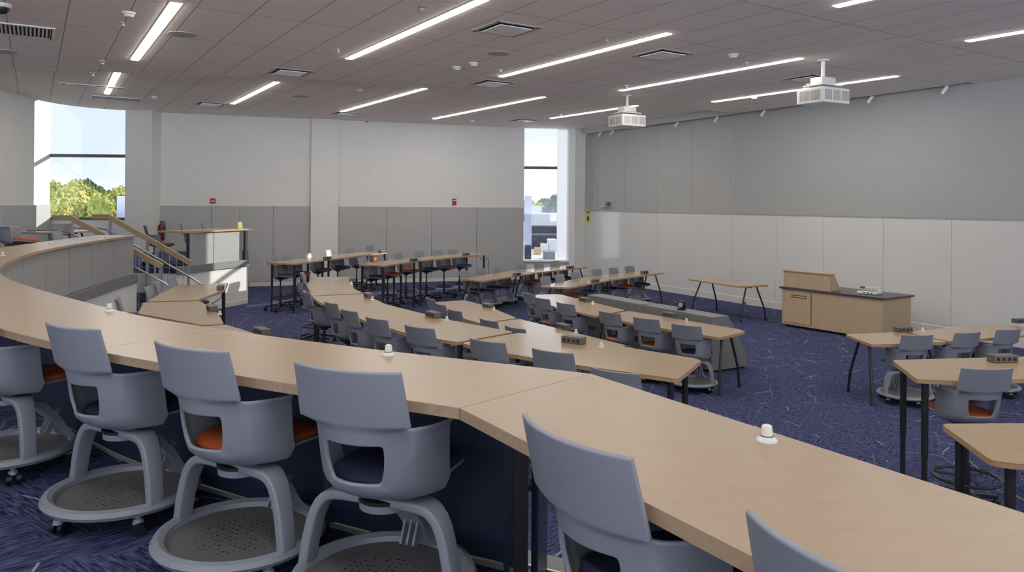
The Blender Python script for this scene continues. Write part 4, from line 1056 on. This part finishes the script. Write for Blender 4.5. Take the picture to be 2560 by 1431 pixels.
# track with spots along the front wall
yA, yB = rw_y(1452), rw_y(2437)
a, c = rw_pt(23.9, .17), rw_pt(COVE_Y+.1, .17)
tag(link('lighting_track', MB().wall(a, c, 4.66, 4.70, .035, 1).mesh('lighting_track', 'dark_grey')), 'thin dark lighting track above the whiteboard wall', 'track')
struct('trim_11', MB().wall(rw_pt(24.2, .30), rw_pt(COVE_Y, .30), CEIL-.01, CEIL2+.1, .03, 1).mesh('trim_11', 'wall_grey'), 'dark recessed cove above the screen')
SPOT_B = MB().tube([(0, 0, 0), (.09, 0, -.13)], .035, 14).mesh('spot_can', 'white_plastic', smooth=.6)
SPOT_S = MB().cyl((0, 0), .012, -.02, .06, 10).mesh('spot_stem', 'white_plastic', smooth=.6)
for i, (px, lb) in enumerate([(1400, 'against the narrow window'), (1462, 'just past the window reveal'), (1692, 'above the second fabric panel'), (1790, 'above the last fabric panel'), (1905, 'above the corner of the screen'), (2168, 'above the screen middle'), (2350, 'above the screen near the cove end')]):
    Y = rw_y(px)-.2; q = rw_pt(min(Y, 23.5-.55*(px < 1410)), .18)
    t = thing('track_spotlight', 'small white track spotlight '+lb, 'spotlight', (q[0], q[1], 4.62), 2.6, 'track spotlights')
    link('stem', SPOT_S, t); link('can', SPOT_B, t)

# ------------------------------------------------------------------ wall items
def on_far(px, py, off): # point on the far wall
    k = (px-1280)/F; X = k*(21.5+.344*7.24)/(1-.344*k); Y = FW(X); p = at_y(px, py, Y); return Vector((p.x+fw_n.x*off, p.y+fw_n.y*off, p.z))
rzf = math.atan2(.344, 1)
p = on_far(1135, 505, .03); t = thing('fire_alarm_pull', 'red fire alarm pull station on the far wall above the dado', 'fire alarm', p, rzf)
link('box', MB().box((0, 0, 0), (.12, .06, .19)).mesh('box', 'red', bevel=.008), t); link('bar', MB().box((0, -.035, .04), (.1, .012, .03)).mesh('bar', 'white_plastic', bevel=.004), t)
p = on_far(532, 502, .03); t = thing('fire_alarm_horn', 'red fire alarm horn on the far wall above the platform', 'fire alarm', p, rzf)
link('box', MB().box((0, 0, 0), (.14, .06, .13)).mesh('box', 'red', bevel=.008), t); link('strobe', MB().box((0, -.035, -.012), (.11, .02, .028)).mesh('strobe', 'white_plastic', bevel=.004), t)
p = Vector((-9.50, 20.60, 1.62)); t = thing('fire_extinguisher', 'dark red fire extinguisher hanging beside the column', 'fire extinguisher', p)
link('cylinder', MB().lathe([(0, -.30), (.075, -.295), (.08, -.28), (.08, .08), (.06, .13), (.025, .15), (0, .15)], n=24).mesh('cylinder', 'darkred', smooth=.6), t)
link('valve', MB().cyl((0, 0), .02, .15, .2, 12).box((.03, 0, .215), (.12, .03, .02)).mesh('valve', 'black', bevel=.003), t)
link('hose', MB().tube([(.02, 0, .19), (.11, -.02, .16), (.12, -.03, .0), (.10, -.05, -.12)], .012, 8).mesh('hose', 'black', smooth=1), t)
rzr = math.atan2(1, -.558)
Y = rw_y(1472); q = rw_pt(Y, .018); z_ = at_y(1472, 542, Y).z
t = thing('notice', 'yellow notice sheet on the wall beside the narrow window', 'notice', (q[0], q[1], z_), rzr)
hn = .215
link('sheet', MB().box((0, 0, 0), (.27, .006, .46)).mesh('sheet', 'yellow'), t)
w = MB()
for sgn in (1,):
    for k in range(3): w.box((0, .004, .17-.04*k), (.17, .003, .016))
    w.box((0, .004, .045), (.17, .003, .008)).box((.0, .004, -.06), (.12, .003, .14))
link('print', w.mesh('print', 'ink'), t)
Y = rw_y(1524); q = rw_pt(Y, .07); z_ = at_y(1524, 511, Y).z
t = thing('wall_sensor', 'small grey box on the ledge above the whiteboard', 'box', (q[0], q[1], z_), rzr)
link('box', MB().box((0, 0, 0), (.14, .06, .15)).mesh('box', 'box_grey', bevel=.006), t)
link('shelf', MB().box((.1, 0, -.082), (.5, .08, .012)).mesh('shelf', 'white_plastic'), t)
for px, m_, lb in ((1831, 'white_plastic', 'white outlet plate near the baseboard behind the small table'), (1866, 'orange_card', 'orange outlet plate near the baseboard behind the small table')):
    Y = rw_y(px); q = rw_pt(Y, .046); z_ = .10 if px == 1866 else .13
    t = thing('outlet', lb, 'outlet', (q[0], q[1], at_y(px, 757 if px == 1831 else 760.5, Y).z), rzr)
    link('plate', MB().box((0, 0, 0), (.11, .012, .12)).mesh('plate', m_, bevel=.003), t); link('socket', MB().box((0, .007, .025), (.03, .004, .03)).box((0, .007, -.025), (.03, .004, .03)).mesh('socket', 'slot_dark'), t)

# ------------------------------------------------------------------ handrails
def handrail(bot, top, zlo, zhi, xend, label):
    bot, top = Vector(bot), Vector(top); d_ = (top-bot)
    t = thing('handrail', label, 'handrail', (bot.x, bot.y, 0), 0, 'wood and steel handrails of the steps')
    q = lambda v: Vector((v.x-bot.x, v.y-bot.y, v.z))
    ext = top+Vector((-.36, .03, .0))
    w = MB().sweep([q(bot), q(top)], .055, .105, side=Vector((0, 1, 0))).sweep([q(top)+Vector((.02, 0, .0)), q(ext)], .055, .10, side=Vector((0, 1, 0)))
    link('wooden_rail', w.mesh('wooden_rail', 'rail_wood', bevel=.006), t)
    for u, zb in ((.02, 0.0), (.52, .5), (.98, TIER)):
        p = bot+d_*u; pp = q(p)
        link('post', MB().box((pp.x, pp.y, (zb+p.z-.07)/2), (.04, .06, p.z-.07-zb)).mesh('post', 'steel', bevel=.004), t)
    o_ = Vector((0, -.07, -.16)); b2, t2 = bot+o_+Vector((.0, 0, -.10)), top+o_+Vector((0, 0, -.10))
    dirn = (t2-b2).normalized()
    pts = [q(b2-dirn*.0+Vector((.42, 0, -.17))), q(b2+Vector((.26, 0, -.17))), q(b2-dirn*.10), q(t2), q(t2+Vector((-.15, .0, .02))), q(t2+Vector((-.8, .02, .02)))]
    link('grab_bar', MB().tube(pts, .02, 10).mesh('grab_bar', 'steel', smooth=.9), t)
    w = MB()
    for k in range(1, 12):
        u = k/12; p = q(bot+d_*u); zb = max(0, TIER*u-.05)
        w.tube([(p.x, p.y, zb), (p.x, p.y, p.z-.05)], .005, 6)
    link('baluster', w.mesh('baluster', 'steel'), t)
handrail((-6.52, 15.42, 1.14), (-8.36, 15.76, 2.06), 0, 0, 0, 'handrail on the far side of the steps, beside the sunlit desk')
handrail((-6.56, 14.28, 1.16), (-8.37, 14.42, 2.06), 0, 0, 0, 'handrail on the near side of the steps, behind the curved desk')

# ------------------------------------------------------------------ outdoors
struct('ground', MB().box((0, 120, -12.1), (400, 230, .2)).mesh('ground', 'leaf_deep'), 'ground far below the windows')
def leaf_blob(seed, n=2600):
    rnd = random.Random(seed); bm = bmesh.new()
    lumps = [(Vector((rnd.uniform(-.55, .55), rnd.uniform(-.55, .55), rnd.uniform(-.45, .6))), rnd.uniform(.32, .55)) for _ in range(11)]
    for _ in range(n):
        c, r = rnd.choice(lumps); d_ = Vector((rnd.gauss(0, 1), rnd.gauss(0, 1), rnd.gauss(0, 1))).normalized()
        p = c+d_*r*rnd.uniform(.75, 1.0); s = rnd.uniform(.035, .075)
        a = Vector((rnd.gauss(0, 1), rnd.gauss(0, 1), rnd.gauss(0, 1))).normalized(); b0 = d_.lerp(a, .6).cross(a).normalized(); c2 = b0.cross(a.lerp(d_, .5)).normalized()
        vs = [bm.verts.new(p+b0*s), bm.verts.new(p+c2*s), bm.verts.new(p-b0*s), bm.verts.new(p-c2*s)]; bm.faces.new(vs)
    for c, r in lumps:
        bmesh.ops.create_icosphere(bm, subdivisions=2, radius=r*.8, matrix=Matrix.Translation(c))
    return bm
CROWNS = []
for k, mt in enumerate(('leaf_bright', 'leaf_bright', 'leaf_deep', 'leaf_deep')):
    bm = leaf_blob(k+3); me = bpy.data.meshes.new('crown'); bm.to_mesh(me); bm.free(); me.materials.append(MAT[mt]); CROWNS.append(me)
TRUNK = MB().tube([(0, 0, -1), (.02, .01, -.4), (0, 0, .1)], .06, 8, r2=.03).mesh('trunk', 'trunk', smooth=1)
def tree(x, y, top, rad, k, label, group):
    t = thing('tree', label, 'tree', (x, y, -12), random.uniform(0, 6), group)
    zc = top+12-rad*1.05
    c = link('crown', CROWNS[k], t, (0, 0, zc)); c.scale = (rad, rad, rad*1.15)
    tr = link('trunk', TRUNK, t, (0, 0, zc)); tr.scale = (rad, rad, zc)
la, lb2 = 'yellow green leafy tree in the wood outside the tall window', 'darker green tree behind the wood outside the tall window'
for x, y, top, k in [(-25.6, 41, 3.05, 0), (-21.7, 41.5, 2.6, 1), (-27.6, 45.5, 3.3, 1), (-23.6, 46, 2.9, 0), (-29.9, 50.5, 3.5, 0), (-25.8, 51, 3.1, 1), (-32.0, 56, 3.7, 1), (-28.0, 56.5, 3.1, 0), (-31.5, 61.5, 3.4, 1), (-35.8, 61, 3.9, 0)]:
    tree(x, y, top, 1.72, k, la, 'trees beyond the tall window')
for x, y, top in [(-40, 72, 4.0), (-36, 73, 3.7), (-43.5, 77, 4.3)]:
    tree(x, y, top, 1.9, 2, lb2, 'dark trees behind the wood')
for x, y, top, k in [(2.3, 80, 2.75, 0), (5.1, 80.5, 3.2, 2), (3.6, 85, 3.0, 3), (6.7, 86, 3.2, 2), (1.2, 88, 2.8, 2), (8.4, 82, 3.3, 3)]:
    tree(x, y, top, 1.25, k, 'small tree on the horizon outside the narrow window', 'trees on the horizon')
# neighbouring roofs
t = thing('neighbour_building', 'pale flat roofed building outside the narrow window', 'building', (12, 43, -12))
link('wall', MB().box((0, 6, 6.1), (30, 44, 12.2)).mesh('wall', 'roof_grey'), t)
link('roof', MB().box((0, 6, 12.2), (30.4, 44.4, .1)).mesh('roof', 'roof_pale'), t)

def outbox(px0, px1, py0, py1, Y, dp, m_, name, label, cat):
    a, c = at_y(px0, py0, Y), at_y(px1, py1, Y)
    c.z = min(c.z, .2495) if px0 > 1000 else -12.0
    return tag(link(name, MB().box((0, dp/2, 0), (abs(c.x-a.x), dp, abs(a.z-c.z))).mesh(name, m_, bevel=.01), None, ((a.x+c.x)/2, Y, (a.z+c.z)/2)), label, cat)
outbox(1312, 1328.5, 490, 612, 27.5, .4, 'stack', 'exhaust_stack', 'lavender grey exhaust stack close outside the narrow window', 'stack')
outbox(1312, 1328, 614, 634, 26.6, .5, 'roof_dark', 'rooftop_unit', 'dark box below the lavender stack', 'rooftop unit')
outbox(1336, 1420, 537, 564, 52, 4, 'roof_grey', 'rooftop_plant_room', 'grey plant room with white roof edge outside the narrow window', 'building')
outbox(1334, 1420, 534, 538, 51.9, 4.2, 'roof_pale', 'roof_edge', 'white roof edge of the grey plant room', 'roof edge')
outbox(1330, 1366, 517, 530, 66, 6, 'roof_pale', 'distant_building', 'white distant building below the horizon trees', 'building')
outbox(1358, 1378, 518, 527, 62, 3, 'roof_dark', 'distant_shed', 'dark distant shed beside the white building', 'building')
outbox(1326, 1420, 566, 574, 47, 2, 'roof_dark', 'rooftop_duct', 'dark duct lying on the neighbouring roof', 'duct')
outbox(1326, 1400, 588, 611, 36, 2, 'roof_dark', 'rooftop_skylight', 'dark glazed rooftop unit below the duct', 'rooftop unit')
outbox(1370, 1392, 600, 615, 34, 1.2, 'roof_pale', 'rooftop_vent', 'white rounded vent on the neighbouring roof', 'vent')
outbox(1336, 1353, 621, 626, 32, .6, 'orangeish', 'lumber_stack', 'yellowish stack of boards on the neighbouring roof', 'boards')
outbox(1352, 1372, 610, 619, 34, .6, 'trim_white', 'board_bundle', 'pale bundle of boards on the neighbouring roof', 'boards')
outbox(1360, 1388, 630, 642, 29, 1, 'roof_grey', 'rooftop_hatch', 'grey hatch near the window sill outside', 'hatch')
outbox(292, 318, 490, 560, 33, 3, 'stack', 'neighbour_tower', 'pale lavender tower at the edge of the tall window', 'building')
outbox(120, 330, 548, 556, 30, 3, 'roof_pale', 'roof_parapet', 'white roof parapet outside the tall window', 'roof edge')
outbox(120, 330, 557, 640, 31, 8, 'roof_grey', 'lower_roof', 'grey lower roof outside the tall window', 'roof')

# ------------------------------------------------------------------ light
SKY_BACK_FILL = 1.6; LOW_BACK_FILL = 6.0
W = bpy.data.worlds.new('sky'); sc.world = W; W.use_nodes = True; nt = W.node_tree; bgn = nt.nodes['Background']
tc = nt.nodes.new('ShaderNodeTexCoord'); mp = nt.nodes.new('ShaderNodeMapping'); mp.inputs['Scale'].default_value = (3, 3, 9)
n = nt.nodes.new('ShaderNodeTexNoise'); n.inputs['Scale'].default_value = 1.6; n.inputs['Detail'].default_value = 6
r = nt.nodes.new('ShaderNodeValToRGB'); r.color_ramp.elements[0].position = .42; r.color_ramp.elements[1].position = .60
r.color_ramp.elements[0].color = (.72, .80, 1.0, 1); r.color_ramp.elements[1].color = (.95, .97, 1.0, 1)
nt.links.new(tc.outputs['Generated'], mp.inputs['Vector']); nt.links.new(mp.outputs['Vector'], n.inputs['Vector']); nt.links.new(n.outputs['Fac'], r.inputs['Fac']); nt.links.new(r.outputs['Color'], bgn.inputs['Color'])
# sky behind the viewer raised above the rest, added fill for the room
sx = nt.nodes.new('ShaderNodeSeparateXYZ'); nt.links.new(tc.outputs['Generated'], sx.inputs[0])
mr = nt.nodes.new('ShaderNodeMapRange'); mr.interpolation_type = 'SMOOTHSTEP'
mr.inputs[1].default_value = .1; mr.inputs[2].default_value = -.7; mr.inputs[3].default_value = 1.3; mr.inputs[4].default_value = SKY_BACK_FILL
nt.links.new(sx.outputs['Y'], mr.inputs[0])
# added glow below the horizon behind the viewer, lifts the ceiling
m2 = nt.nodes.new('ShaderNodeMapRange'); m2.inputs[1].default_value = .02; m2.inputs[2].default_value = -.06; m2.inputs[3].default_value = 1.0; m2.inputs[4].default_value = LOW_BACK_FILL
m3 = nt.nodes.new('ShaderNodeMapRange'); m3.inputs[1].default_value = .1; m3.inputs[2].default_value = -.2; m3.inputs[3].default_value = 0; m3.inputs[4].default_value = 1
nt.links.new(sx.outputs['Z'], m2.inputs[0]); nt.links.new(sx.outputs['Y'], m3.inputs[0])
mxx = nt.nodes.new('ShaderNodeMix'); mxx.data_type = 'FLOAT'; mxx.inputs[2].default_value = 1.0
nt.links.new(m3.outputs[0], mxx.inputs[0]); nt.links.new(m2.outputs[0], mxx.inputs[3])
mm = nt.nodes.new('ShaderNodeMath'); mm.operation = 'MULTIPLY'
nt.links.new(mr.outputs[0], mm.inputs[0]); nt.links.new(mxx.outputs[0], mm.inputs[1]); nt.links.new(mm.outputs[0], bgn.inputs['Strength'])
s = bpy.data.lights.new('sun', 'SUN'); s.energy = 6.0; s.angle = .006; s.color = (1, .95, .87)
so = bpy.data.objects.new('sun', s); COL.objects.link(so)
so.rotation_euler = Vector((-.73, -.683, -.277)).to_track_quat('-Z', 'Y').to_euler()

# ------------------------------------------------------------------ camera and view
cam = bpy.data.cameras.new('camera'); co = bpy.data.objects.new('camera', cam); COL.objects.link(co); sc.camera = co
cam.sensor_width = 36; cam.lens = F*36/2560; cam.shift_y = -(715.5-HOR)/2560; cam.clip_end = 500; cam.clip_start = .05
Rr = Vector((math.cos(ROLL), 0, math.sin(ROLL))); U = Vector((-math.sin(ROLL), 0, math.cos(ROLL))); B = -Vector((0, 1, 0))
co.matrix_world = Matrix(((Rr.x, U.x, B.x, 0), (Rr.y, U.y, B.y, 0), (Rr.z, U.z, B.z, CZ), (0, 0, 0, 1)))
vs = sc.view_settings; vs.view_transform = 'Standard'; vs.look = 'None'; vs.gamma = 1; vs.use_curve_mapping = False; vs.exposure = 0.0
cy = sc.cycles
cy.max_bounces = 6; cy.diffuse_bounces = 4; cy.glossy_bounces = 3; cy.transmission_bounces = 4; cy.transparent_max_bounces = 8
cy.caustics_reflective = False; cy.caustics_refractive = False; cy.use_denoising = True; cy.sample_clamp_indirect = 6
